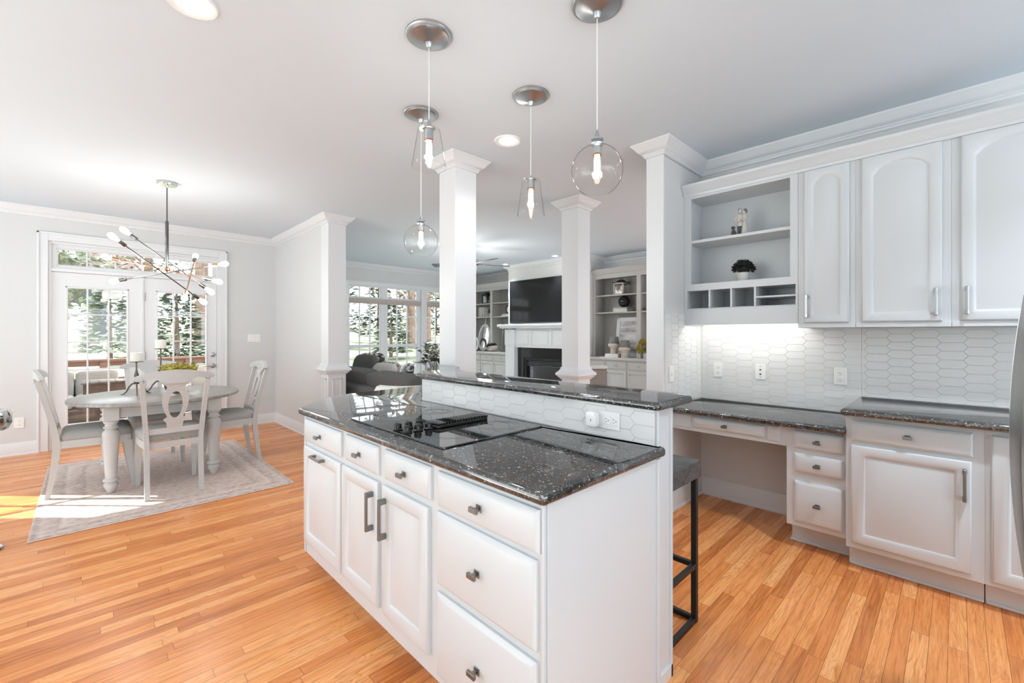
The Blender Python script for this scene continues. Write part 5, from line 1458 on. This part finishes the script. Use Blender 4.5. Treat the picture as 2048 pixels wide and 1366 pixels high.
# right bookcase
lantern('white-washed wooden lantern with dark roof on the top shelf of the right bookcase', 6.76, 4.155, 2.0185, 0.20, 0.275, 'pale_wood', 'black_metal')
t = thing('decor_box', 'light grey box under the black ball on the right bookcase', 'box', (6.76, 4.12, 1.7125))
b = B(); b.box(6.66, 6.86, 3.985, 4.26, 1.7125, 1.768, 0.003); make('box', b, 'pot_white', t)
b = B(); b.box(6.657, 6.863, 3.982, 4.263, 1.768, 1.790, 0.003); make('lid', b, 'pot_grey', t)
b = B(); b.lathe([(0.104 * math.cos(a), 1.894 + 0.104 * math.sin(a)) for a in [-PI / 2 + PI * k / 20 for k in range(21)]], c=(6.76, 4.095, 0), seg=32)
make('ball', b, 'slate', label='shiny black ball resting on the grey box in the right bookcase', cat='ornament')
t = thing('framed_print', 'white-framed abstract landscape leaning in the right bookcase', 'picture', (6.80, 4.03, 0.9265))
MM = Tr(6.79, 4.03, 0.9265) @ Ry(0.13)
b = B()
for q in ((-0.275, 0.275, 0, 0.07), (-0.275, 0.275, 0.63, 0.70), (-0.275, -0.205, 0, 0.70), (0.205, 0.275, 0, 0.70)):
    b.box(-0.014, 0.012, q[0], q[1], q[2], q[3], 0.004, M=MM)
make('frame', b, 'trim', t)
b = B(); b.box(-0.004, 0.008, -0.21, 0.21, 0.065, 0.635, M=MM); make('print', b, 'art', t)
def urn(label, x, y, z0, k):
    t = thing('wooden_vase', label, 'vase', (x, y, z0), 'two-part vases on the right bookcase')
    b = B(); b.lathe([(0.062 * k, z0), (0.066 * k, z0 + 0.012), (0.062 * k, z0 + 0.085 * k), (0.072 * k, z0 + 0.105 * k), (0.098 * k, z0 + 0.125 * k), (0.106 * k, z0 + 0.15 * k), (0.104 * k, z0 + 0.17 * k), (0.092 * k, z0 + 0.178 * k)], c=(x, y, 0), seg=32); make('base', b, 'pale_wood', t)
    b = B(); b.lathe([(0.090 * k, z0 + 0.176 * k), (0.090 * k, z0 + 0.185 * k), (0.072 * k, z0 + 0.30 * k), (0.066 * k, z0 + 0.30 * k), (0.0, z0 + 0.27 * k)], c=(x, y, 0), seg=32); make('neck', b, 'grey_texture', t)
book('lower white book of the pair under the left vase in the right bookcase', 6.46, 6.66, 4.04, 4.30, 0.9265, 0.956, 'z', group='books under the left vase')
book('upper white book of the pair under the left vase in the right bookcase', 6.465, 6.655, 4.045, 4.295, 0.9563, 0.985, 'z', group='books under the left vase')
urn('wood and grey vase raised on two books in the right bookcase', 6.56, 4.175, 0.9853, 0.98)
urn('wood and grey vase standing on the counter in front of the framed print', 6.53, 3.945, 0.9265, 0.98)
t = thing('potted_plant', 'yellow-green plant in a white pot beside the right bookcase divider', 'plant', (6.60, 3.60, 0.9265))
b = B(); b.lathe([(0.045, 0.9265), (0.058, 1.005), (0.053, 1.005), (0.0, 0.99)], c=(6.60, 3.585, 0), seg=20); make('pot', b, 'pot_white', t)
b = B(); leafball(b, (6.60, 3.60, 1.10), 0.125, 420, 0.05, 0.022, 1.0, -0.7); make('foliage', b, 'leaf_yellow', t, smooth=0)
t = thing('small_bowl', 'small silver bowl on the middle shelf at the right edge of the right bookcase', 'bowl', (6.72, 3.60, 1.7125))
b = B(); b.lathe([(0.03, 1.7125), (0.05, 1.73), (0.075, 1.765), (0.07, 1.765), (0.045, 1.735), (0.0, 1.73)], c=(6.72, 3.60, 0), seg=24); make('bowl', b, 'nickel', t)

# sofa, back towards the kitchen
t = thing('sofa', 'charcoal fabric sofa with loose back cushions, its back to the kitchen', 'sofa', (2.85, 5.3, 0))
b = B(); b.box(2.44, 3.30, 4.06, 6.48, 0.07, 0.30, 0.03, 3); make('base', b, 'sofa', t)
b = B(); b.box(2.42, 2.58, 4.64, 6.48, 0.10, 0.690, 0.045, 4); b.box(2.42, 2.58, 4.06, 4.66, 0.10, 0.60, 0.045, 4); make('back_frame', b, 'sofa', t)
for y in (4.10, 6.40):
    b = B(); b.blob((2.88, y, 0.36), (0.44, 0.09, 0.25), 0.3, 28, 14); make('arm', b, 'sofa', t)
for y0, y1 in ((4.22, 5.27), (5.28, 6.30)):
    b = B(); b.blob((2.97, (y0 + y1) / 2, 0.39), (0.37, (y1 - y0) / 2, 0.09), 0.25, 32, 12); make('seat_cushion', b, 'sofa', t)
    b = B(); b.blob((2.665, (y0 + y1) / 2 - 0.01, 0.635), (0.135, (y1 - y0) / 2, 0.225), 0.28, 36, 16, M=Ry(-0.12)); make('back_cushion', b, 'sofa', t)
for x in (2.5, 3.24):
    for y in (4.14, 6.40):
        b = B(); b.lathe([(0.018, 0), (0.025, 0.075)], c=(x, y, 0), seg=12); make('foot', b, 'black', t)
def pillow(label, c, h, mat_, M):
    b = B(); b.blob(c, h, (0.9, 0.42), 28, 12, M=M)
    make('cushion', b, mat_, label=label, cat='cushion')
pillow('dark grey square cushion standing high at the far left of the sofa', (2.97, 6.20, 0.80), (0.23, 0.23, 0.09), 'sofa', Rz(0.3) @ Ry(-1.25))
pillow('black and white floral cushion peeking over the dark one on the sofa', (3.20, 6.46, 0.80), (0.24, 0.24, 0.09), 'floral_fabric', Rz(0.5) @ Ry(-1.3))
pillow('pale grey cushion leaning in the middle of the sofa', (2.96, 5.66, 0.70), (0.24, 0.27, 0.09), 'pale_fabric', Rz(0.1) @ Ry(-1.1))
pillow('speckled cushion behind the pale one on the sofa', (3.21, 5.97, 0.69), (0.24, 0.24, 0.09), 'pattern_fabric', Rz(0.15) @ Ry(-1.15))
pillow('floral corner cushion at the right of the pale one on the sofa', (3.22, 5.46, 0.68), (0.25, 0.22, 0.08), 'floral_fabric', Rz(-0.4) @ Ry(-1.2))

def tub_chair(label, x, y, rot, m, zt, w=0.30):
    t = thing('armchair', label, 'armchair', (x, y, 0))
    b = B(); n = 26; LP = []
    for k in range(n + 1):
        a = math.radians(-25 + 230 * k / n) + rot
        f = math.sin(PI * k / n)
        top = 0.55 + (zt - 0.55) * max(0.0, min(1.0, f * 1.5)) ** 0.8
        ca, sa = math.cos(a), math.sin(a)
        LP.append([(x + ca * r, y + sa * r, z) for r, z in ((w - 0.07, 0.16), (w, 0.16), (w + 0.02, top - 0.05), (w + 0.005, top - 0.012), (w - 0.03, top), (w - 0.06, top - 0.012), (w - 0.075, top - 0.05))])
    b.loops(LP); make('back', b, m, t)
    b = B(); b.lathe([(w - 0.05, 0.16), (w - 0.045, 0.38), (w - 0.055, 0.44), (w - 0.10, 0.465), (0.0, 0.475)], c=(x, y, 0), seg=32); make('seat', b, m, t)
    for k in range(4):
        a = rot + PI / 4 + k * PI / 2
        b = B(); b.lathe([(0.012, 0), (0.02, 0.162)], c=(x + math.cos(a) * w * 0.7, y + math.sin(a) * w * 0.7, 0), seg=12); make('leg', b, 'pale_wood', t)
tub_chair('white upholstered tub chair, its rounded back just above the island worktop', 2.12, 3.53, -3.70, 'white_fabric', 0.885)
# grey wing chair beyond the middle column
t = thing('armchair', 'grey upholstered armchair with a white throw over its back, behind the middle column', 'armchair', (4.44, 3.30, 0))
MM = Tr(4.44, 3.30, 0) @ Rz(-0.75)
b = B(); b.box(-0.24, 0.24, -0.36, 0.36, 0.10, 0.42, 0.05, 3, M=MM); make('base', b, 'grey_fabric', t)
b = B(); b.bar([MM @ Vector((0, -0.30, 0.30)), MM @ Vector((0, -0.34, 0.60)), MM @ Vector((0, -0.42, 0.93))], [0.46, 0.46, 0.42], [0.14, 0.13, 0.10], up=MM.to_3x3() @ Vector((0, 1, 0))); make('back', b, 'grey_fabric', t)
for s in (-1, 1):
    b = B(); b.box(s * 0.255 - 0.05, s * 0.255 + 0.05, -0.32, 0.34, 0.10, 0.60, 0.05, 3, M=MM); make('arm', b, 'grey_fabric', t)
b = B(); b.box(-0.20, 0.20, -0.26, 0.36, 0.42, 0.52, 0.045, 3, M=MM); make('seat_cushion', b, 'grey_fabric', t)
for sx in (-1, 1):
    for sy in (-1, 1):
        b = B(); b.box(sx * 0.20 - 0.02, sx * 0.20 + 0.02, sy * 0.30 - 0.02, sy * 0.30 + 0.02, 0, 0.105, M=MM); make('leg', b, 'black', t)
b = B(); b.box(-0.215, 0.215, -0.485, -0.36, 0.925, 0.965, 0.018, 3, M=MM); make('throw', b, 'white_fabric', label='folded white throw lying over the top of the grey armchair', cat='blanket')

# coffee table and vase of eucalyptus
t = thing('coffee_table', 'low pale coffee table in front of the sofa, holding the vase', 'table', (3.95, 5.45, 0))
b = B(); b.box(3.58, 4.30, 4.85, 6.05, 0.40, 0.45, 0.008, 2); make('table_top', b, 'tabletop', t)
for x in (3.63, 4.25):
    for y in (4.90, 6.00):
        b = B(); b.box(x - 0.03, x + 0.03, y - 0.03, y + 0.03, 0, 0.40, 0.004); make('leg', b, 'chair', t)
vx, vy = 3.78, 5.58
t = thing('flower_vase', 'clear glass vase of white and green eucalyptus left of the first column', 'vase', (vx, vy, 0.4505))
b = B(); b.lathe([(0.095, 0.4505), (0.105, 0.456), (0.118, 0.70), (0.125, 0.925), (0.120, 0.925), (0.113, 0.70), (0.098, 0.475), (0.0, 0.47)], c=(vx, vy, 0), seg=32); make('glass', b, 'vase_glass', t)
b = B(); l2 = B(); l3 = B()
for i in range(26):
    a = random.uniform(0, 2 * PI); s = random.uniform(0.05, 0.30); zt = random.uniform(0.98, 1.30) - 0.2 * (s / 0.3)
    P = [Vector((vx + 0.04 * math.cos(a + 2), vy + 0.04 * math.sin(a + 2), 0.50)), Vector((vx + 0.06 * math.cos(a), vy + 0.06 * math.sin(a), 0.90)), Vector((vx + s * 0.6 * math.cos(a), vy + s * 0.6 * math.sin(a), 0.9 + (zt - 0.9) * 0.65)), Vector((vx + s * math.cos(a), vy + s * math.sin(a), zt))]
    b.tube(P, [0.003, 0.003, 0.0025, 0.0015], 5)
    for k in range(9):
        q = 0.25 + 0.75 * k / 8
        p = P[1].lerp(P[2], q * 2) if q < 0.5 else P[2].lerp(P[3], (q - 0.5) * 2)
        d = Vector((random.uniform(-1, 1), random.uniform(-1, 1), random.uniform(-0.3, 0.8)))
        (l3 if i % 5 == 0 else l2).leaf(p, d, (random.uniform(-1, 1), random.uniform(-1, 1), 1), 0.075, 0.055)
make('stems', b, 'bark', t); make('leaves', l2, 'leaf_olive', t, smooth=0); make('white_foliage', l3, 'white_fabric', t, smooth=0)

# ceiling fan, mostly behind the first column
fx_, fy_ = 4.45, 5.50
t = thing('ceiling_fan', 'grey-bladed ceiling fan in the living room, half hidden by the first column', 'fan', (fx_, fy_, 2.30))
b = B(); b.lathe([(0.02, 2.66), (0.05, 2.68), (0.068, 2.73), (0.068, CE - 0.0006)], c=(fx_, fy_, 0), seg=24); b.tube([(fx_, fy_, 2.70), (fx_, fy_, 2.54)], 0.013, 10); make('downrod', b, 'nickel', t)
b = B(); b.lathe([(0.05, 2.40), (0.11, 2.42), (0.13, 2.46), (0.12, 2.52), (0.05, 2.555), (0.02, 2.56)], c=(fx_, fy_, 0), seg=32); make('motor', b, 'nickel', t)
b = B(); b.lathe([(0.0, 2.30), (0.05, 2.305), (0.085, 2.335), (0.095, 2.38), (0.09, 2.40)], c=(fx_, fy_, 0), seg=28); make('light_bowl', b, 'plastic', t)
lamp_light(t, (fx_, fy_, 2.22), 28.0, 0.3)  # added fill for the living room, placed below the unlit bowl
for k in range(5):
    a = math.radians(-95 + 72 * k); M = Tr(fx_, fy_, 2.455) @ Rz(a) @ Rx(0.2)
    b = B(); b.loops([[M @ Vector((x, y * w, z)) for y, z in ((-1, -0.004), (1, -0.004), (1, 0.004), (-1, 0.004))] for x, w in ((0.16, 0.045), (0.22, 0.062), (0.5, 0.072), (0.64, 0.070), (0.66, 0.055))])
    b.bar([M @ Vector((0.10, 0, 0)), M @ Vector((0.2, 0, 0.0))], 0.03, 0.012); make('blade', b, 'stool_wood', t)
downlight(6.12, 6.45, 'recessed ceiling lamp over the left end of the mantelpiece', 0.07, 90.0, 1.5)
downlight(6.10, 5.12, 'recessed ceiling lamp over the television, beside the middle column', 0.07, 90.0, 1.5)
# roller shades
def rshade(label, x0, x1):
    t = thing('roller_shade', label, 'window shade', ((x0 + x1) / 2, LY, 1.93), 'beige roller shades')
    b = B(); b.box(x0, x1, LY - 0.012, LY + 0.028, 1.985, 2.045, 0.004); make('headrail', b, 'shade', t)
    b = B(); b.box(x0 + 0.006, x1 - 0.006, LY + 0.006, LY + 0.012, 1.955, 1.99); make('fabric', b, 'shade', t)
    b = B(); b.box(x0 + 0.006, x1 - 0.006, LY, LY + 0.018, 1.936, 1.957, 0.004); make('bottom_bar', b, 'shade', t)
rshade('wide beige roller shade drawn up over the two left living room windows', 3.70, 5.33)
rshade('beige roller shade drawn up over the right living room window next to the column', 5.48, 6.27)

# ------------------------------------------------------------------ outside
def ground_z(x, y):
    if y < 13: return -0.32
    return -0.32 + 0.62 * min(1, (y - 13) / 1.0) * (1 if x > 2.2 else min(1, (y - 13) / 6)) + max(0, y - 14) * 0.052
b = B(); rows = []
xs = [-40 + k * 2.0 for k in range(56)]; ys = [8.5, 9, 10, 11, 12, 13] + [13.5 + 1.5 * k for k in range(40)]
for y in ys:
    rows.append([b.bm.verts.new((x, y, ground_z(x, y) + (0.06 * math.sin(x * 0.9 + y * 0.7) if y > 14 else 0))) for x in xs])
for r0, r1 in zip(rows[:-1], rows[1:]):
    for i in range(len(xs) - 1):
        b.face((r0[i], r0[i + 1], r1[i + 1], r1[i]))
o = make('lawn', b, 'lawn', label='sunlit lawn rising behind the house', cat='lawn', smooth=80); o['kind'] = 'structure'
b = B()
for k in range(23):
    y = 7.365 + k * 0.142
    b.box(-3.2, 2.05, y, y + 0.136, -0.10, -0.062, 0.003)
b.box(-3.2, 2.05, 7.365, 10.6, -0.32, -0.10); o = make('deck', b, 'deck', label='grey-brown board deck outside the French doors', cat='deck')
o['kind'] = 'structure'
t = thing('deck_railing', 'red-brown wooden railing along the far edge of the deck', 'railing', (-0.5, 10.5, -0.062))
b = B(); b.box(-3.2, 2.05, 10.44, 10.58, 0.845, 0.885, 0.006); make('top_rail', b, 'rail', t)
b = B(); b.box(-3.2, 2.05, 10.49, 10.53, 0.765, 0.845, 0.004); make('upper_board', b, 'rail', t)
for x in (-2.98, -1.78, -0.98, 0.23, 1.44):
    b = B(); b.box(x - 0.05, x + 0.05, 10.46, 10.56, -0.0615, 0.845, 0.005); make('post', b, 'rail', t)
# deck furniture
t = thing('outdoor_sofa', 'wicker deck sofa with white cushions seen through the left French door', 'sofa', (-0.1, 9.35, -0.062))
b = B(); b.box(-0.75, 0.50, 9.0, 9.75, -0.02, 0.22, 0.02); b.box(-0.75, 0.50, 9.66, 9.75, 0.2, 0.62, 0.02); b.box(-0.75, -0.62, 9.0, 9.75, 0.2, 0.5, 0.02); b.box(0.40, 0.50, 9.0, 9.75, 0.2, 0.42, 0.02)
for x in (-0.72, 0.46):
    for y in (9.05, 9.70):
        b.box(x - 0.03, x + 0.03, y - 0.03, y + 0.03, -0.0615, 0.0)
make('frame', b, 'wicker', t)
for x0, x1 in ((-0.62, -0.12), (-0.11, 0.39)):
    b = B(); b.blob(((x0 + x1) / 2, 9.32, 0.31), (0.25, 0.34, 0.09), 0.3, 24, 12); make('seat_cushion', b, 'outdoor_fabric', t)
    b = B(); b.blob(((x0 + x1) / 2, 9.58, 0.55), (0.25, 0.09, 0.22), 0.3, 24, 12, M=Rx(0.12)); make('back_cushion', b, 'outdoor_fabric', t)
t = thing('outdoor_table', 'square brown wicker deck table with slatted top outside the left French door', 'table', (0.22, 8.35, -0.062))
b = B()
for k in range(6):
    b.box(-0.04 + k * 0.0885, 0.042 + k * 0.0885, 8.1, 8.62, 0.655, 0.675, 0.003)
make('table_top', b, 'wicker', t)
b = B(); b.box(-0.02, 0.46, 8.13, 8.59, 0.50, 0.655, 0.004); make('skirt', b, 'wicker', t)
for x in (0.01, 0.43):
    for y in (8.16, 8.56):
        b = B(); b.box(x - 0.03, x + 0.03, y - 0.03, y + 0.03, -0.0615, 0.50, 0.004); make('leg', b, 'wicker', t)
t = thing('outdoor_chair', 'brown wicker deck chair with grey cushions outside the right French door', 'chair', (1.55, 9.2, -0.062))
b = B(); b.box(1.20, 1.92, 8.9, 9.6, 0.0, 0.24, 0.02); b.box(1.20, 1.92, 9.50, 9.60, 0.2, 0.66, 0.02); b.box(1.20, 1.30, 8.9, 9.6, 0.2, 0.48, 0.02); b.box(1.82, 1.92, 8.9, 9.6, 0.2, 0.48, 0.02)
for x in (1.23, 1.89):
    for y in (8.95, 9.55):
        b.box(x - 0.03, x + 0.03, y - 0.03, y + 0.03, -0.0615, 0.01)
make('frame', b, 'wicker', t)
b = B(); b.blob((1.56, 9.2, 0.32), (0.25, 0.30, 0.08), 0.3, 24, 12); make('seat_cushion', b, 'grey_fabric', t)
b = B(); b.blob((1.56, 9.43, 0.56), (0.25, 0.08, 0.22), 0.3, 24, 12, M=Rx(0.1)); make('back_cushion', b, 'grey_fabric', t)

# unseen wall beside the deck, added to keep the low sun off the doors
b = B(); b.box(-2.0, -1.7, 7.365, 10.3, -0.06, 5.2); struct('wall_sun_block', b, 'siding')
b = B(); b.box(2.12, 2.32, 8.51, 12.6, -0.33, 5.4); struct('wall_sun_block_living', b, 'siding')  # added out of view to block sun from the living room windows

def conifer(label, x, y, h, r, m, n=900, low=0.12, L=0.32, trunk_r=None, group=None, name='conifer'):
    z0 = ground_z(x, y) - 0.05
    t = thing(name, label, 'tree', (x, y, z0), group)
    b = B(); tr = trunk_r or r * 0.09
    b.tube([(x, y, z0), (x, y, z0 + h * 0.5), (x, y, z0 + h * 0.97)], [tr, tr * 0.6, 0.01], 8); make('trunk', b, 'bark', t)
    b = B()
    for i in range(n):
        q = random.random() ** 1.35; q = low + (1 - low) * q
        a = random.uniform(0, 2 * PI); rr = r * (1 - q) ** 0.85 * random.uniform(0.35, 1.0) + 0.03
        d = Vector((math.cos(a), math.sin(a), random.uniform(-0.35, 0.45)))
        b.leaf((x + math.cos(a) * rr * 0.8, y + math.sin(a) * rr * 0.8, z0 + q * h), d, (random.uniform(-.6, .6), random.uniform(-.6, .6), 1), L * random.uniform(.6, 1.2), L * 0.36)
    make('foliage', b, m, t, smooth=0)
def broadleaf(label, x, y, h, r, m, n=1100, zc=0.68, tr=0.16, lean=0.0, L=0.26, group=None):
    z0 = ground_z(x, y) - 0.05
    t = thing('tree', label, 'tree', (x, y, z0), group)
    b = B(); b.tube([(x, y, z0), (x + lean * 0.3, y, z0 + h * 0.3), (x + lean, y, z0 + h * 0.75)], [tr * 1.2, tr, tr * 0.5], 10)
    for k in range(7):
        a = k * 0.9 + x; s = h * (0.34 + 0.06 * k)
        p = Vector((x + lean * s / h, y, z0 + s)); d = Vector((math.cos(a), math.sin(a), 0.9)) * r * 0.7
        b.tube([p, p + d * 0.5, p + d], [tr * 0.4, tr * 0.25, 0.012], 6)
    make('trunk', b, 'bark', t)
    b = B()
    for i in range(n):
        v = Vector((random.gauss(0, 1), random.gauss(0, 1), random.gauss(0, 1))).normalized() * random.random() ** 0.4
        p = (x + lean + v.x * r, y + v.y * r, z0 + h * zc + v.z * h * (1 - zc) )
        b.leaf(p, (random.uniform(-1, 1), random.uniform(-1, 1), random.uniform(-.6, .6)), (random.uniform(-1, 1), random.uniform(-1, 1), 1), L * random.uniform(.6, 1.3), L * 0.6)
    make('foliage', b, m, t, smooth=0)
# seen through the French doors
conifer('bushy green conifer on the lawn behind the right French door', 1.95, 16.3, 3.0, 1.15, 'needle', 1100)
conifer('pale green conifer at the right edge of the left French door', 0.55, 18.6, 2.7, 0.9, 'needle_pale', 900)
broadleaf('loose pale green tree in front of the white neighbour house', -0.55, 21.0, 4.6, 1.7, 'needle_pale', 1000, 0.62, 0.08)
broadleaf('tall brown-trunked tree on the lawn at the right of the right French door', 3.75, 24.0, 11.0, 2.6, 'needle_brown', 800, 0.80, 0.30)
broadleaf('slim tree with russet leaves behind the right French door', 2.2, 27.5, 9.0, 2.2, 'needle_brown', 900, 0.62, 0.20)
broadleaf('leaning dark trunk tree seen in the transom at the right', 4.6, 29.5, 12.0, 2.2, 'needle_brown', 600, 0.85, 0.34, 0.8)
# neighbour house
t = thing('neighbour_house', 'white lap-sided neighbour house with brown roof seen through the left French door', 'house', (-1.5, 33, 0.3))
b = B(); b.box(-6.5, 1.4, 30.5, 36, 0.2, 4.55); b.box(-6.5, 1.4, 30.3, 30.52, 4.35, 4.6); make('walls', b, 'siding', t)
b = B(); b.loops([[(-7.0, 30.1, 4.55), (-7.0, 36.5, 4.55), (-7.0, 33.3, 7.2)], [(1.9, 30.1, 4.55), (1.9, 36.5, 4.55), (1.9, 33.3, 7.2)]]); make('roof', b, 'roof', t)
for x in (-0.35, -3.2):
    b = B(); b.box(x - 0.75, x + 0.75, 30.42, 30.5, 2.75, 4.05); w = make('window', b, 'trim', t)
    b = B(); b.box(x - 0.65, x + 0.65, 30.38, 30.43, 2.85, 3.95); b.use('trim'); make('panes', B().box(x - 0.65, x + 0.65, 30.38, 30.43, 2.85, 3.95), 'dark_pane', w); b.bm.free()
b = B(); b.box(0.2, 0.85, 30.42, 30.5, 1.2, 3.2); w = make('window', b, 'trim', t)
make('panes', B().box(0.27, 0.78, 30.38, 30.43, 1.28, 3.12), 'dark_pane', w)
b = B(); b.box(1.15, 1.4, 30.2, 30.4, 0.2, 4.4); make('corner_post', b, 'trim', t)
b = B(); b.loops([[(-1.6, 29.9, 5.0), (-0.2, 29.9, 5.0), (-0.2, 29.9, 5.9), (-0.9, 29.9, 6.5), (-1.6, 29.9, 5.9)], [(-1.6, 33, 5.0), (-0.2, 33, 5.0), (-0.2, 33, 5.9), (-0.9, 33, 6.5), (-1.6, 33, 5.9)]]); make('dormer', b, 'siding', t)
# behind the living room windows
b = B(); b.box(2.3, 24.0, 12.7, 13.3, -0.34, 0.34, 0.03, 2)
make('stone_wall', b, 'stone', label='low stacked grey stone retaining wall outside the living room windows', cat='wall')
conifer('dark green conifer outside the left living room window', 5.6, 17.2, 5.2, 1.5, 'needle', 1200, L=0.36)
conifer('tall green conifer behind the middle of the living room windows', 8.3, 20.5, 6.8, 1.9, 'needle', 1300, L=0.4)
conifer('small green conifer by the stone wall outside the living room windows', 8.6, 15.6, 2.2, 0.9, 'needle', 700)
broadleaf('pale leafy tree filling the top of the left living room window', 7.0, 25.0, 8.5, 3.0, 'needle_pale', 1200, 0.62, 0.2)
broadleaf('russet tree outside the right living room window', 12.2, 20.0, 7.5, 2.4, 'needle_brown', 1200, 0.60, 0.2)
broadleaf('pale green tree far behind the right living room window', 15.8, 24.0, 9.0, 3.2, 'needle_pale', 1200, 0.58, 0.22)
conifer('slender conifer far behind the left living room window', 4.9, 31.5, 6.0, 1.5, 'needle_pale', 800)

for i in range(9):
    x = 6.6 + i * 3.0; y = 31.5 + (i % 3) * 1.1 - i * 0.45
    conifer('evergreen in the dense screen along the back of the lawn', x, y, 5.6 + (i * 37 % 5) * 0.55, 1.5, ('needle', 'needle_pale', 'needle')[i % 3], 1000, low=0.03, L=0.55, group='evergreen screen behind the lawn', name='evergreen')
